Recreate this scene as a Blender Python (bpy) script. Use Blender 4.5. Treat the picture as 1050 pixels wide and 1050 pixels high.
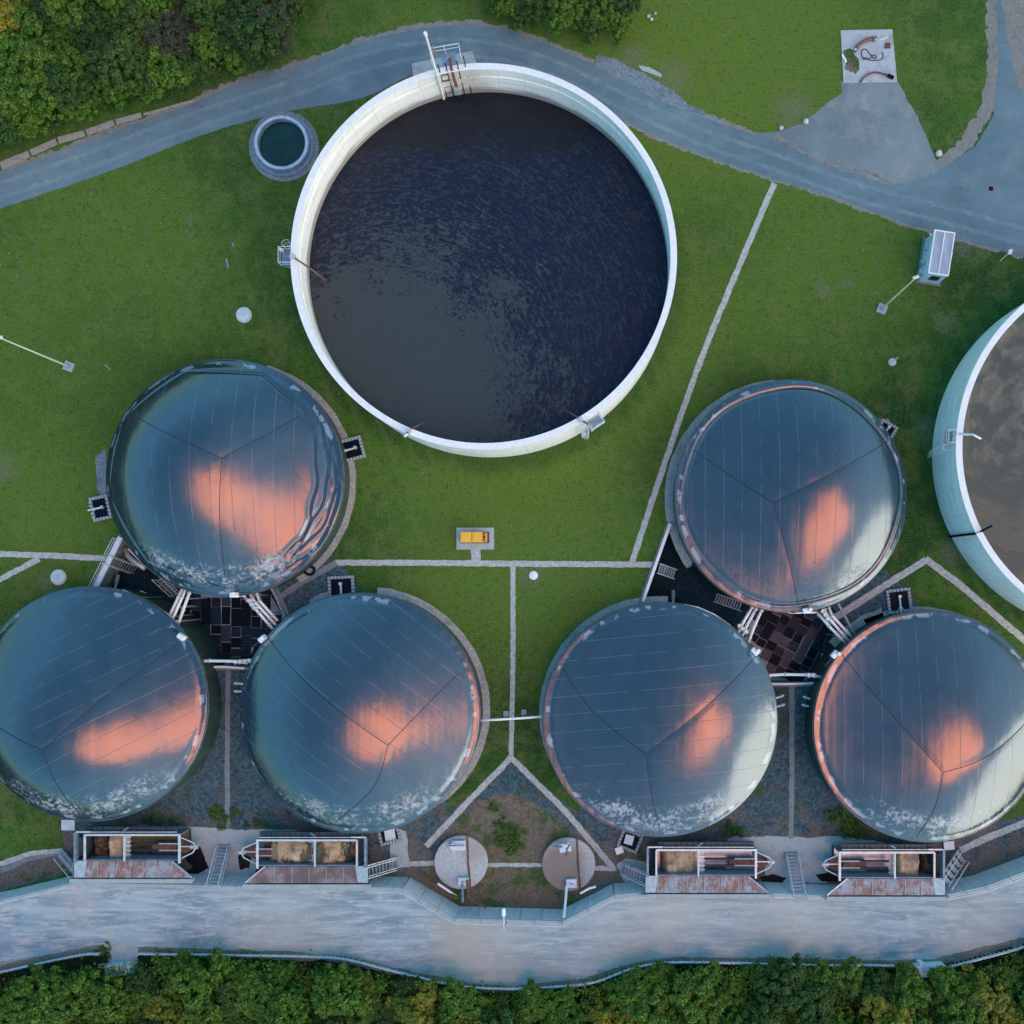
import bpy, bmesh, math, random
import numpy as np
from mathutils import Vector, Matrix, noise
from mathutils.geometry import delaunay_2d_cdt
R = math.radians
random.seed(7)
for o in list(bpy.data.objects): bpy.data.objects.remove(o)
C = bpy.context.scene.collection
SC = bpy.context.scene

# ------------------------------------------------------------------ camera, sky, sun, exposure
H = 90.0; NX, NY = 7.5, -7.1                     # flying height (m) and the point straight below the drone
cam_d = bpy.data.cameras.new('camera'); cam = bpy.data.objects.new('camera', cam_d); C.objects.link(cam)
cam.location = (NX, NY, H); cam_d.sensor_width = 36; cam_d.lens = 36*H/105
cam_d.shift_x = -NX/105; cam_d.shift_y = -NY/105
cam_d.clip_start = 1; cam_d.clip_end = 3000
SC.camera = cam
SUN_EL, SUN_AZ = R(14), R(122)                   # azimuth clockwise from +Y (picture top): low, from the lower right
SKY_STRENGTH = 0.125; SUN_STRENGTH = 0.7; EXPOSURE = 1.95; SKY_CAP = 3.15
GLOW = 0.12
CLOUD_DIR = Vector((math.tan(R(13)), -math.tan(R(16)), 1)).normalized()
CLOUD_STRENGTH = 1.45; CLOUD_SEED = (3.7, 3, .3)
SC.view_settings.view_transform = 'Standard'; SC.view_settings.look = 'None'
SC.view_settings.exposure = EXPOSURE; SC.view_settings.gamma = 1
wd = bpy.data.worlds.new('World'); SC.world = wd; wd.use_nodes = True
def build_world():
    nt = wd.node_tree; N = nt.nodes; L = nt.links; N.clear()
    out = N.new('ShaderNodeOutputWorld'); bg = N.new('ShaderNodeBackground'); sky = N.new('ShaderNodeTexSky')
    sky.sky_type = 'NISHITA'; sky.sun_disc = False; sky.sun_elevation = SUN_EL; sky.sun_rotation = SUN_AZ
    sky.altitude = 200; sky.dust_density = 1.0; sky.ozone_density = 1.6
    bg.inputs[1].default_value = SKY_STRENGTH; 
    def mixc(mode, a, colr):
        n = N.new('ShaderNodeMix'); n.data_type = 'RGBA'; n.blend_type = mode; n.clamp_result = False; n.inputs[0].default_value = 1; L.new(a, n.inputs[6]); n.inputs[7].default_value = (*colr, 1); return n.outputs[2]
    # sky tinted bluer; an added brightness cap keeps the horizon from glaring
    tint = mixc('MULTIPLY', sky.outputs[0], (.62, 1.04, 1.05)); ln = N.new('ShaderNodeVectorMath'); ln.operation = 'LENGTH'; L.new(tint, ln.inputs[0])
    sc = N.new('ShaderNodeVectorMath'); sc.operation = 'SCALE'; L.new(tint, sc.inputs[0])
    dv = N.new('ShaderNodeMath'); dv.operation = 'DIVIDE'; dv.inputs[0].default_value = SKY_CAP; L.new(ln.outputs['Value'], dv.inputs[1])
    mn = N.new('ShaderNodeMath'); mn.operation = 'MINIMUM'; mn.inputs[0].default_value = 1.0; L.new(dv.outputs[0], mn.inputs[1]); L.new(mn.outputs[0], sc.inputs['Scale'])
    L.new(sc.outputs[0], bg.inputs[0])
    # evening clouds lit orange, high in the southern sky
    tc = N.new('ShaderNodeTexCoord')
    nz = N.new('ShaderNodeTexNoise'); nz.inputs['Scale'].default_value = 4.6; nz.inputs['Detail'].default_value = 7; nz.inputs['Roughness'].default_value = .55
    nz.inputs['Distortion'].default_value = .3
    mp = N.new('ShaderNodeMapping'); mp.inputs['Location'].default_value = CLOUD_SEED; L.new(tc.outputs['Generated'], mp.inputs['Vector']); L.new(mp.outputs[0], nz.inputs['Vector'])
    dot = N.new('ShaderNodeVectorMath'); dot.operation = 'DOT_PRODUCT'; dot.inputs[1].default_value = CLOUD_DIR
    L.new(tc.outputs['Generated'], dot.inputs[0])
    def m(op, a, b=None, c=None, cl=False):
        n = N.new('ShaderNodeMath'); n.operation = op; n.use_clamp = cl
        for i, v in enumerate((a, b, c)):
            if v is None: continue
            if isinstance(v, (int, float)): n.inputs[i].default_value = v
            else: L.new(v, n.inputs[i])
        return n.outputs[0]
    ang = m('ARCCOSINE', m('MINIMUM', dot.outputs['Value'], 1.0))
    core = m('SUBTRACT', 1.0, m('DIVIDE', ang, R(18)))            # 1 at the cloud's middle, 0 at its rim
    v = m('ADD', core, m('MULTIPLY', m('SUBTRACT', nz.outputs[0], .5), 2.9))
    mask = m('MULTIPLY', m('SUBTRACT', v, .18), 3.4, cl=True)
    bg2 = N.new('ShaderNodeBackground'); bg2.inputs[0].default_value = (1.0, .25, .05, 1)
    L.new(m('MULTIPLY', mask, CLOUD_STRENGTH), bg2.inputs[1])
    add = N.new('ShaderNodeAddShader'); L.new(bg.outputs[0], add.inputs[0]); L.new(bg2.outputs[0], add.inputs[1])
    # broad pale evening glow round the low sun
    gd = N.new('ShaderNodeVectorMath'); gd.operation = 'DOT_PRODUCT'; L.new(tc.outputs['Generated'], gd.inputs[0])
    gd.inputs[1].default_value = Vector((math.sin(SUN_AZ), math.cos(SUN_AZ), .45)).normalized()
    gl = m('POWER', m('MULTIPLY', m('SUBTRACT', gd.outputs['Value'], .15), 1/.85, cl=True), 1.3)
    bg3 = N.new('ShaderNodeBackground'); bg3.inputs[0].default_value = (1.0, .78, .60, 1); L.new(m('MULTIPLY', gl, GLOW), bg3.inputs[1])
    add2 = N.new('ShaderNodeAddShader'); L.new(add.outputs[0], add2.inputs[0]); L.new(bg3.outputs[0], add2.inputs[1])
    L.new(add2.outputs[0], out.inputs[0])
build_world()
sd = bpy.data.lights.new('sun', 'SUN'); sd.energy = SUN_STRENGTH; sd.angle = R(60); sd.color = (1, .92, .82)
sun = bpy.data.objects.new('sun', sd); C.objects.link(sun)
sdir = Vector((math.sin(SUN_AZ)*math.cos(SUN_EL), math.cos(SUN_AZ)*math.cos(SUN_EL), math.sin(SUN_EL)))
sun.rotation_euler = sdir.to_track_quat('Z', 'Y').to_euler(); sun.location = (0, 0, 60)

# ------------------------------------------------------------------ from the photograph's pixels to metres on the ground
def W(px, py, z=0.0):
    gx, gy = (px-525)*.1, (525-py)*.1; k = (H-z)/H
    return Vector((NX+(gx-NX)*k, NY+(gy-NY)*k, z))
YK, YE, ZLOW = -11.5, -34.2, -2.5                # the site falls 2.5 m towards the retaining wall
def zg(x, y):
    if y > YK: return 0.0
    if y < YE: return ZLOW
    return ZLOW*(YK-y)/(YK-YE)
def D(px, py, off=0.0):
    z = 0.0
    for _ in range(8):
        p = W(px, py, z+off); z = zg(p.x, p.y)
    return W(px, py, z+off)

# ------------------------------------------------------------------ materials
def newmat(name):
    m = bpy.data.materials.new(name); m.use_nodes = True
    return m, m.node_tree, m.node_tree.nodes['Principled BSDF']
class G:
    """small helper for node graphs"""
    def __init__(s, nt): s.nt = nt; s.N = nt.nodes; s.L = nt.links; s._geo = None
    def put(s, sock, v):
        if isinstance(v, bpy.types.NodeSocket): s.L.new(v, sock)
        elif isinstance(v, tuple) and len(v) == 3 and sock.type == 'RGBA': sock.default_value = (*v, 1)
        else: sock.default_value = v
    def m(s, op, a, b=None, c=None, cl=False):
        n = s.N.new('ShaderNodeMath'); n.operation = op; n.use_clamp = cl
        for i, v in enumerate((a, b, c)):
            if v is not None: s.put(n.inputs[i], v)
        return n.outputs[0]
    def pos(s):
        if not s._geo: s._geo = s.N.new('ShaderNodeNewGeometry')
        return s._geo.outputs['Position']
    def objc(s): return s.N.new('ShaderNodeTexCoord').outputs['Object']
    def noise(s, scale, detail=4, rough=.55, vec=None, dist=0, out=0):
        n = s.N.new('ShaderNodeTexNoise'); n.inputs['Scale'].default_value = scale; n.inputs['Detail'].default_value = detail
        n.inputs['Roughness'].default_value = rough; n.inputs['Distortion'].default_value = dist
        s.L.new(vec if vec is not None else s.pos(), n.inputs['Vector']); return n.outputs[out]
    def vor(s, scale, vec=None, feature='F1', out='Distance'):
        n = s.N.new('ShaderNodeTexVoronoi'); n.feature = feature; n.inputs['Scale'].default_value = scale
        s.L.new(vec if vec is not None else s.pos(), n.inputs['Vector']); return n.outputs[out]
    def step(s, v, a, b):
        n = s.N.new('ShaderNodeMapRange'); n.interpolation_type = 'SMOOTHSTEP'
        s.put(n.inputs[0], v); n.inputs[1].default_value = a; n.inputs[2].default_value = b; return n.outputs[0]
    def mix(s, f, a, b, mode='MIX'):
        n = s.N.new('ShaderNodeMix'); n.data_type = 'RGBA'; n.blend_type = mode
        s.put(n.inputs[0], f); s.put(n.inputs[6], a); s.put(n.inputs[7], b); return n.outputs[2]
    def mapv(s, vec, scale=(1,1,1), rot=(0,0,0), loc=(0,0,0)):
        n = s.N.new('ShaderNodeMapping'); n.inputs['Scale'].default_value = scale; n.inputs['Rotation'].default_value = rot; n.inputs['Location'].default_value = loc
        s.L.new(vec, n.inputs['Vector']); return n.outputs[0]
    def xyz(s, vec):
        n = s.N.new('ShaderNodeSeparateXYZ'); s.L.new(vec, n.inputs[0]); return n.outputs
    def bump(s, h, strength, dist, bsdf):
        n = s.N.new('ShaderNodeBump'); n.inputs['Strength'].default_value = strength; n.inputs['Distance'].default_value = dist
        s.L.new(h, n.inputs['Height']); s.L.new(n.outputs[0], bsdf.inputs['Normal'])
def blob(g, px, py, rad, soft=.6, wob=3.0, nz=None):
    """mask of one irregular stain centred on a place of the site"""
    c = D(px, py); x = g.xyz(g.pos())
    dx = g.m('SUBTRACT', x[0], c.x); dy = g.m('SUBTRACT', x[1], c.y)
    r = g.m('SQRT', g.m('ADD', g.m('MULTIPLY', dx, dx), g.m('MULTIPLY', dy, dy)))
    r = g.m('ADD', r, g.m('MULTIPLY', g.m('SUBTRACT', nz if nz else g.noise(.35, 5, .65), .5), wob))
    return g.m('SUBTRACT', 1.0, g.step(r, rad*(1-soft), rad*(1+soft)))

T1C = W(503, 285, 0); T2C = W(1134.8, 469, 0)
def mat_grass():
    m, nt, b = newmat('lawn_grass'); g = G(nt)
    n1 = g.noise(.06, 5, .6); n2 = g.noise(.35, 5, .65); n3 = g.noise(2.2, 5, .75); n4 = g.noise(7, 4, .75)
    c = g.mix(g.step(n1, .38, .60), (.010, .066, .011), (.046, .150, .009))
    c = g.mix(g.m('MULTIPLY', g.step(n2, .46, .60), .75), c, (.100, .150, .036))
    n6 = g.noise(.8, 4, .7, vec=g.mapv(g.pos(), loc=(40, 9, 0))); c = g.mix(g.m('MULTIPLY', g.step(n6, .50, .38), .55), c, (.010, .050, .010))
    st = g.noise(1.0, 4, .6, vec=g.mapv(g.pos(), (3.0, .16, 1), (0, 0, R(20))))
    c = g.mix(g.m('MULTIPLY', g.step(st, .50, .70), .35), c, (.088, .118, .042))
    # mown patches, yellower
    for px, py, r, k in ((570, 480, 10, .75), (640, 330, 8, .65), (470, 520, 9, .5), (860, 270, 9, .6), (110, 260, 14, .5), (60, 430, 9, .5), (700, 60, 14, .9), (830, 60, 12, .6), (430, 25, 6, .6), (470, 640, 7, .5), (580, 640, 6, .6), (760, 330, 6, .5), (30, 540, 7, .6)):
        c = g.mix(g.m('MULTIPLY', blob(g, px, py, r, .9, 9, n2), k), c, (.120, .195, .020))
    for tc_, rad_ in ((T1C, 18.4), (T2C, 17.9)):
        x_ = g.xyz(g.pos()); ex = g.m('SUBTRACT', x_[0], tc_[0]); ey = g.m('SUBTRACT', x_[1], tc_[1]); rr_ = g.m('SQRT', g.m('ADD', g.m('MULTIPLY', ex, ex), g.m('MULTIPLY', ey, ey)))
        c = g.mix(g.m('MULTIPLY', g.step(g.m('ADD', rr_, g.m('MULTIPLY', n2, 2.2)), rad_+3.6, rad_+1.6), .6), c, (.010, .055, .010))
    row = g.m('SINE', g.m('ADD', g.m('MULTIPLY', g.xyz(g.mapv(g.pos(), rot=(0, 0, R(-21))))[0], 3.3), g.m('MULTIPLY', n2, 2.5)))
    c = g.mix(g.m('MULTIPLY', g.step(row, .1, .9), g.m('MULTIPLY', g.step(n1, .40, .58), .42)), c, (.105, .155, .04))
    c = g.mix(g.m('MULTIPLY', g.step(n3, .52, .70), .55), c, (.12, .175, .050))
    c = g.mix(g.m('MULTIPLY', g.step(n3, .47, .34), .55), c, (.009, .042, .008))
    c = g.mix(g.m('MULTIPLY', g.step(n4, .5, .62), .50), c, (.15, .185, .09))
    c = g.mix(g.m('MULTIPLY', g.step(n4, .5, .36), .5), c, (.008, .028, .006))
    sp = g.m('MULTIPLY', g.step(g.vor(1.1), .085, .04), g.step(n1, .50, .62))
    c = g.mix(g.m('MULTIPLY', sp, .8), c, (.42, .42, .38))
    # worn bare soil here and there, thin grass showing through
    for px, py, r in ((815, 112, 1.6), (690, 80, 1.6), (650, 60, 1.2), (197, 225, .35), (990, 252, 1.2), (968, 330, .9), (2, 480, 1.2), (950, 440, 1.0), (978, 565, 1.2), (50, 600, .8), (545, 590, 1.0), (180, 545, .8), (845, 300, .7), (868, 290, .6)):
        k = g.m('MULTIPLY', blob(g, px, py, r, .9, 4.5, g.noise(.9, 6, .75)), g.step(n4, .38, .60))
        c = g.mix(g.m('MULTIPLY', k, .75), c, (.19, .18, .14))
    g.L.new(c, b.inputs['Base Color']); b.inputs['Roughness'].default_value = .95; b.inputs['Specular IOR Level'].default_value = .12
    g.bump(g.m('ADD', n4, g.m('MULTIPLY', n3, .8)), .9, .12, b)
    return m
def mat_asphalt(name, base, pale, dusty=.3, blue=0.0, streak=(1, 1, 1), rot=0.0, dust=(.36, .35, .31)):
    m, nt, b = newmat(name); g = G(nt)
    n1 = g.noise(.09, 5, .6); n2 = g.noise(1.0, 6, .62, vec=g.mapv(g.pos(), streak, (0, 0, rot))); n3 = g.noise(9, 3, .7)
    c = g.mix(g.step(n1, .35, .65), base, pale)
    pt = g.noise(.4, 6, .7, dist=.5); c = g.mix(g.m('MULTIPLY', g.step(pt, .52, .72), dusty), c, dust); c = g.mix(g.m('MULTIPLY', g.step(n2, .50, .68), dusty*.7), c, dust)
    c = g.mix(g.m('MULTIPLY', g.step(n2, .46, .30), .35), c, tuple(v*.62 for v in base))
    c = g.mix(g.m('MULTIPLY', g.step(n3, .4, .8), .35), c, tuple(min(1, v*1.7) for v in base))
    c = g.mix(g.m('MULTIPLY', g.step(n3, .45, .2), .3), c, tuple(v*.5 for v in base))
    g.L.new(c, b.inputs['Base Color']); b.inputs['Roughness'].default_value = .8
    b.inputs['Specular IOR Level'].default_value = .3
    g.bump(n3, .4, .03, b)
    return m
def mat_gravel(name, a, bcol, scale=5.0, dirt=None, dirt_mask=None, green=0.0):
    m, nt, b = newmat(name); g = G(nt)
    v = g.vor(scale, out='Color'); vx = g.xyz(v)[0]; n = g.noise(.5, 5, .65)
    c = g.mix(vx, a, bcol)
    c = g.mix(g.m('MULTIPLY', g.step(n, .5, .7), .5), c, tuple(x*.6 for x in a))
    c = g.mix(g.step(g.vor(scale*.45), .10, .05), c, tuple(min(.6, x*2.4) for x in bcol))
    if dirt:
        y = g.xyz(g.pos())[1]
        k = g.m('ADD', g.m('MULTIPLY', g.m('SUBTRACT', -30.0, y), .16), g.m('MULTIPLY', g.m('SUBTRACT', n, .5), 4.5))
        fine = g.noise(6, 5, .75)
        c = g.mix(g.m('MULTIPLY', g.step(k, .1, 1.1), .85), c, g.mix(g.step(fine, .35, .65), tuple(x*.45 for x in dirt), tuple(x*1.5 for x in dirt)))
    if green:
        n5 = g.noise(.42, 5, .7, vec=g.mapv(g.pos(), loc=(30, 4, 0)))
        c = g.mix(g.m('MULTIPLY', g.step(n5, .60-green*.1, .72-green*.1), .85), c, g.mix(g.step(g.noise(5, 4, .7), .4, .65), (.02, .055, .012), (.07, .13, .025)))
    g.L.new(c, b.inputs['Base Color']); b.inputs['Roughness'].default_value = .9; b.inputs['Specular IOR Level'].default_value = .25
    g.bump(vx, .7, .05, b)
    return m
def mat_plain(name, col, rough=.6, metal=0.0, var=.25, scale=2.0, stain=None, stain_amt=.5, spec=.5, bump=0.0, streak=(1,1,1)):
    m, nt, b = newmat(name); g = G(nt)
    n = g.noise(scale, 5, .65, vec=g.mapv(g.pos(), streak)); n2 = g.noise(scale*6, 4, .7)
    c = g.mix(g.m('MULTIPLY', g.step(n, .35, .7), 1.0), tuple(x*(1-var) for x in col), tuple(min(.95, x*(1+var*.5)) for x in col))
    c = g.mix(g.m('MULTIPLY', g.step(n2, .5, .8), var), c, tuple(x*.6 for x in col))
    if stain: c = g.mix(g.m('MULTIPLY', g.step(n, .48, .66), stain_amt), c, stain)
    g.L.new(c, b.inputs['Base Color']); b.inputs['Roughness'].default_value = rough; b.inputs['Metallic'].default_value = metal
    b.inputs['Specular IOR Level'].default_value = spec
    if bump: g.bump(n2, bump, .03, b)
    return m
def mat_road_south():
    m, nt, b = newmat('dusty_asphalt'); g = G(nt)
    lg = g.mapv(g.pos(), (.14, .8, 1)); big = g.noise(.12, 4, .6); st = g.noise(1.0, 7, .68, vec=lg); st2 = g.noise(1.0, 6, .7, vec=g.mapv(g.pos(), (.35, 2.2, 1), loc=(9, 3, 0)))
    pt = g.noise(.55, 6, .75, dist=.6); f = g.noise(8, 4, .75)
    c = g.mix(g.step(st, .36, .62), (.18, .255, .29), (.33, .42, .45))
    c = g.mix(g.m('MULTIPLY', g.step(st2, .50, .60), .55), c, (.52, .55, .55))
    c = g.mix(g.m('MULTIPLY', g.m('MULTIPLY', g.step(pt, .52, .60), g.step(st2, .40, .60)), .85), c, (.50, .475, .41))
    c = g.mix(g.m('MULTIPLY', g.m('MULTIPLY', g.step(pt, .50, .40), g.step(big, .50, .62)), .5), c, (.12, .16, .19))
    sp = g.m('MULTIPLY', g.step(g.vor(.35), .12, .05), g.step(f, .4, .6)); c = g.mix(g.m('MULTIPLY', sp, .8), c, (.56, .56, .52))
    c = g.mix(g.m('MULTIPLY', g.step(f, .5, .75), .35), c, (.44, .45, .44)); c = g.mix(g.m('MULTIPLY', g.step(f, .45, .25), .4), c, (.09, .11, .13))
    for px, py, r, col in ((690, 925, 3, (.50, .46, .39)), (480, 950, 3, (.36, .33, .28)), (95, 918, 1.6, (.40, .40, .38)), (640, 975, 5, (.50, .46, .38)), (500, 990, 6, (.46, .43, .36)), (800, 958, 7, (.46, .44, .38)), (300, 965, 5, (.44, .42, .36)), (1000, 955, 5, (.46, .44, .38))):
        c = g.mix(g.m('MULTIPLY', blob(g, px, py, r, .9, 6, pt), .6), c, col)
    g.L.new(c, b.inputs['Base Color']); b.inputs['Roughness'].default_value = .85; b.inputs['Specular IOR Level'].default_value = .3
    g.bump(f, .4, .03, b); return m
def mat_rust():
    m, nt, b = newmat('rusty_plate'); g = G(nt); n = g.noise(.8, 6, .65); n2 = g.noise(2.6, 6, .75); v = g.noise(1.6, 5, .7, vec=g.mapv(g.pos(), (2.5, .5, 1)))
    c = g.mix(g.step(n2, .35, .65), (.30, .31, .33), (.44, .45, .46))
    c = g.mix(g.m('MULTIPLY', g.step(n, .40, .58), .75), c, g.mix(g.step(n2, .4, .6), (.20, .075, .045), (.42, .17, .11)))
    c = g.mix(g.m('MULTIPLY', g.step(v, .52, .62), .85), c, (.34, .085, .035))
    c = g.mix(g.m('MULTIPLY', g.step(v, .40, .30), .45), c, (.16, .10, .085))
    g.L.new(c, b.inputs['Base Color']); b.inputs['Roughness'].default_value = .6; return m
def mat_mixed():
    m, nt, b = newmat('mixed_silage'); g = G(nt); x = g.mapv(g.pos(), (1, .35, .35)); n = g.noise(.55, 5, .6, vec=x); n2 = g.noise(.8, 5, .7, vec=g.mapv(g.pos(), (1, .4, .4), loc=(11, 5, 2))); f = g.noise(6, 5, .8)
    c = g.mix(g.step(n, .47, .53), (.085, .10, .06), (.50, .34, .19))
    c = g.mix(g.step(n2, .55, .60), c, (.13, .055, .022)); c = g.mix(g.m('MULTIPLY', g.step(n2, .42, .38), .8), c, (.56, .50, .44))
    c = g.mix(g.m('MULTIPLY', g.step(f, .48, .35), .75), c, (.03, .025, .02)); c = g.mix(g.m('MULTIPLY', g.step(f, .55, .7), .4), c, (.6, .5, .36))
    g.L.new(c, b.inputs['Base Color']); b.inputs['Roughness'].default_value = .95; g.bump(f, .9, .1, b); return m
M = {}
M['grass'] = mat_grass()
M['asphalt'] = mat_asphalt('road_asphalt', (.088, .152, .180), (.128, .200, .230), .22, streak=(.45, .8, 1), rot=R(-18), dust=(.30, .34, .35))
M['apron'] = mat_asphalt('apron_asphalt', (.12, .165, .18), (.185, .235, .245), .45, streak=(.5, .3, 1))
M['road_south'] = mat_road_south()
M['path'] = mat_plain('path_slab', (.43, .45, .43), .85, var=.3, scale=3, bump=.3)
M['concrete'] = mat_plain('pale_concrete', (.38, .45, .46), .8, var=.25, scale=1.2, stain=(.22, .22, .21), bump=.2)
M['concrete_pad'] = mat_plain('stained_concrete_pad', (.46, .50, .53), .8, var=.3, scale=.5, stain=(.19, .185, .165), stain_amt=.7, bump=.2)
M['concrete_dark'] = mat_plain('weathered_concrete', (.20, .25, .265), .85, var=.35, scale=1.5, stain=(.12, .12, .11), bump=.3)
M['gutter'] = mat_plain('broken_gutter_concrete', (.36, .36, .33), .9, var=.4, scale=2.5, stain=(.14, .15, .10), stain_amt=.6, bump=.5)
M['shoulder'] = mat_gravel('shoulder_gravel', (.15, .155, .14), (.27, .27, .25), 13)
M['verge'] = mat_gravel('dirt_verge', (.17, .155, .125), (.28, .26, .22), 12)
M['ring_gravel'] = mat_gravel('pale_ring_gravel', (.25, .25, .24), (.42, .41, .40), 8)
M['yard'] = mat_gravel('yard_gravel', (.025, .052, .066), (.078, .132, .158), 4.5, dirt=(.15, .125, .10), green=.5)
M['blue_gravel'] = mat_gravel('blue_gravel', (.10, .15, .18), (.24, .30, .33), 10)
M['dirt'] = mat_gravel('bare_dirt', (.10, .085, .065), (.18, .15, .12), 4, dirt=(.15, .115, .08), green=1.3)
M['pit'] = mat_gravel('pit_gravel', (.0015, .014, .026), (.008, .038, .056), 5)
M['forest_floor'] = mat_plain('forest_floor', (.030, .040, .018), .95, var=.5, scale=1, spec=.1)
M['white'] = mat_plain('white_paint', (.80, .80, .78), .5, var=.08)
M['pipe'] = mat_plain('white_pipe', (.82, .77, .76), .4, var=.12, scale=1.5)
M['galv'] = mat_plain('galvanised_steel', (.55, .60, .63), .45, metal=.5, var=.2)
M['rail'] = mat_plain('pale_railing', (.62, .66, .68), .45, metal=.2, var=.15)
M['bluesteel'] = mat_plain('blue_grey_steel', (.20, .30, .38), .5, metal=.2, var=.3)
M['darksteel'] = mat_plain('dark_steel', (.045, .06, .075), .5, metal=.3, var=.4)
M['black'] = mat_plain('black_rubber', (.0015, .010, .022), .55, var=.35, scale=1.2, spec=.1)
M['seam'] = mat_plain('black_seam', (.012, .014, .018), .6, var=.2)
M['wallgreen'] = mat_plain('digester_cladding', (.030, .062, .048), .55, var=.35, scale=1, streak=(1, 1, .2))
M['flange'] = mat_plain('flange_metal', (.50, .48, .44), .5, metal=.3, var=.3)
M['clamp'] = mat_plain('dull_clamp_ring', (.16, .18, .19), .6, metal=.2, var=.4)
M['rust'] = mat_rust()
M['rustred'] = mat_plain('red_brown_plate', (.26, .17, .15), .6, metal=.1, var=.3, scale=.8, stain=(.36, .30, .28), stain_amt=.6)
M['rustbrown'] = mat_plain('rust_brown', (.16, .07, .045), .8, var=.4)
M['yellow'] = mat_plain('yellow_paint', (.78, .42, .04), .45, var=.12, scale=1)
M['yellowfloor'] = mat_plain('stained_feed_floor', (.20, .14, .04), .6, var=.5, scale=.9, stain=(.05, .045, .03))
M['hose'] = mat_plain('red_brown_hose', (.15, .065, .06), .5, var=.3)
M['tan'] = mat_plain('grain_heap', (.50, .36, .22), .95, var=.4, scale=1.6, stain=(.30, .22, .14), bump=.6)
M['brown'] = mat_plain('dark_silage', (.10, .065, .03), .95, var=.6, scale=2, stain=(.26, .20, .12), stain_amt=.4, bump=.8)
M['mouldy'] = mat_mixed()
M['bark'] = mat_plain('bark', (.09, .07, .05), .95, var=.3)
M['whitecover'] = mat_plain('pale_cover', (.50, .60, .60), .55, var=.15)
M['bluewhite'] = mat_plain('blue_white_panel', (.60, .70, .76), .45, var=.12)
M['gravelblock'] = mat_plain('limestone', (.5, .5, .47), .9, var=.3)

def mat_lid():
    m, nt, b = newmat('stained_lid_concrete'); g = G(nt)
    n = g.noise(.35, 5, .65); f = g.noise(4, 5, .7)
    c = g.mix(g.step(f, .3, .7), (.34, .355, .35), (.50, .52, .51))
    c = g.mix(g.m('MULTIPLY', blob(g, 573, 890, 2.8, .4, 2.0, n), .8), c, (.19, .125, .085))
    c = g.mix(g.m('MULTIPLY', blob(g, 488, 872, 1.2, .8, 2, n), .45), c, (.30, .19, .13))
    g.L.new(c, b.inputs['Base Color']); b.inputs['Roughness'].default_value = .8; return m
M['lid'] = mat_lid()
def mat_tank(name, cx, cy, warm):
    m, nt, b = newmat(name); g = G(nt)
    x = g.xyz(g.pos()); dx = g.m('SUBTRACT', x[0], cx); dy = g.m('SUBTRACT', x[1], cy)
    th = g.m('ARCTAN2', dy, dx); r = g.m('SQRT', g.m('ADD', g.m('MULTIPLY', dx, dx), g.m('MULTIPLY', dy, dy)))
    f = g.m('FRACT', g.m('MULTIPLY', th, 44/(2*math.pi))); line = g.step(g.m('ABSOLUTE', g.m('SUBTRACT', f, .5)), .012, .004)
    comb = nt.nodes.new('ShaderNodeCombineXYZ'); g.L.new(g.m('MULTIPLY', th, 5), comb.inputs[0]); g.L.new(g.m('MULTIPLY', x[2], 2.6), comb.inputs[1])
    st = g.noise(1.0, 6, .7, vec=comb.outputs[0]); comb2 = nt.nodes.new('ShaderNodeCombineXYZ'); g.L.new(g.m('MULTIPLY', th, 60), comb2.inputs[0]); g.L.new(g.m('MULTIPLY', x[2], .5), comb2.inputs[1])
    st2 = g.noise(1.0, 4, .6, vec=comb2.outputs[0])
    c = g.mix(g.step(st, .42, .75), (.86, .85, .81), (.62, .60, .56))
    c = g.mix(g.m('MULTIPLY', g.step(st2, .52, .75), .35), c, (.50, .49, .47))
    if warm:   # splashed sludge band just above the liquid, by the mixer
        low = g.step(g.m('ADD', x[2], g.m('MULTIPLY', g.m('SUBTRACT', st, .5), 3.0)), 3.1, 2.3)
        inner = g.step(r, 18.3, 18.2)
        c = g.mix(g.m('MULTIPLY', g.m('MULTIPLY', low, inner), .75), c, (.16, .11, .085))
        c = g.mix(g.m('MULTIPLY', blob(g, 478, 95, 2.6, .5, 2), .5), c, (.30, .19, .14))
    c = g.mix(g.m('MULTIPLY', line, .5), c, (.30, .32, .33))
    g.L.new(c, b.inputs['Base Color']); b.inputs['Roughness'].default_value = .6; return m
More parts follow.
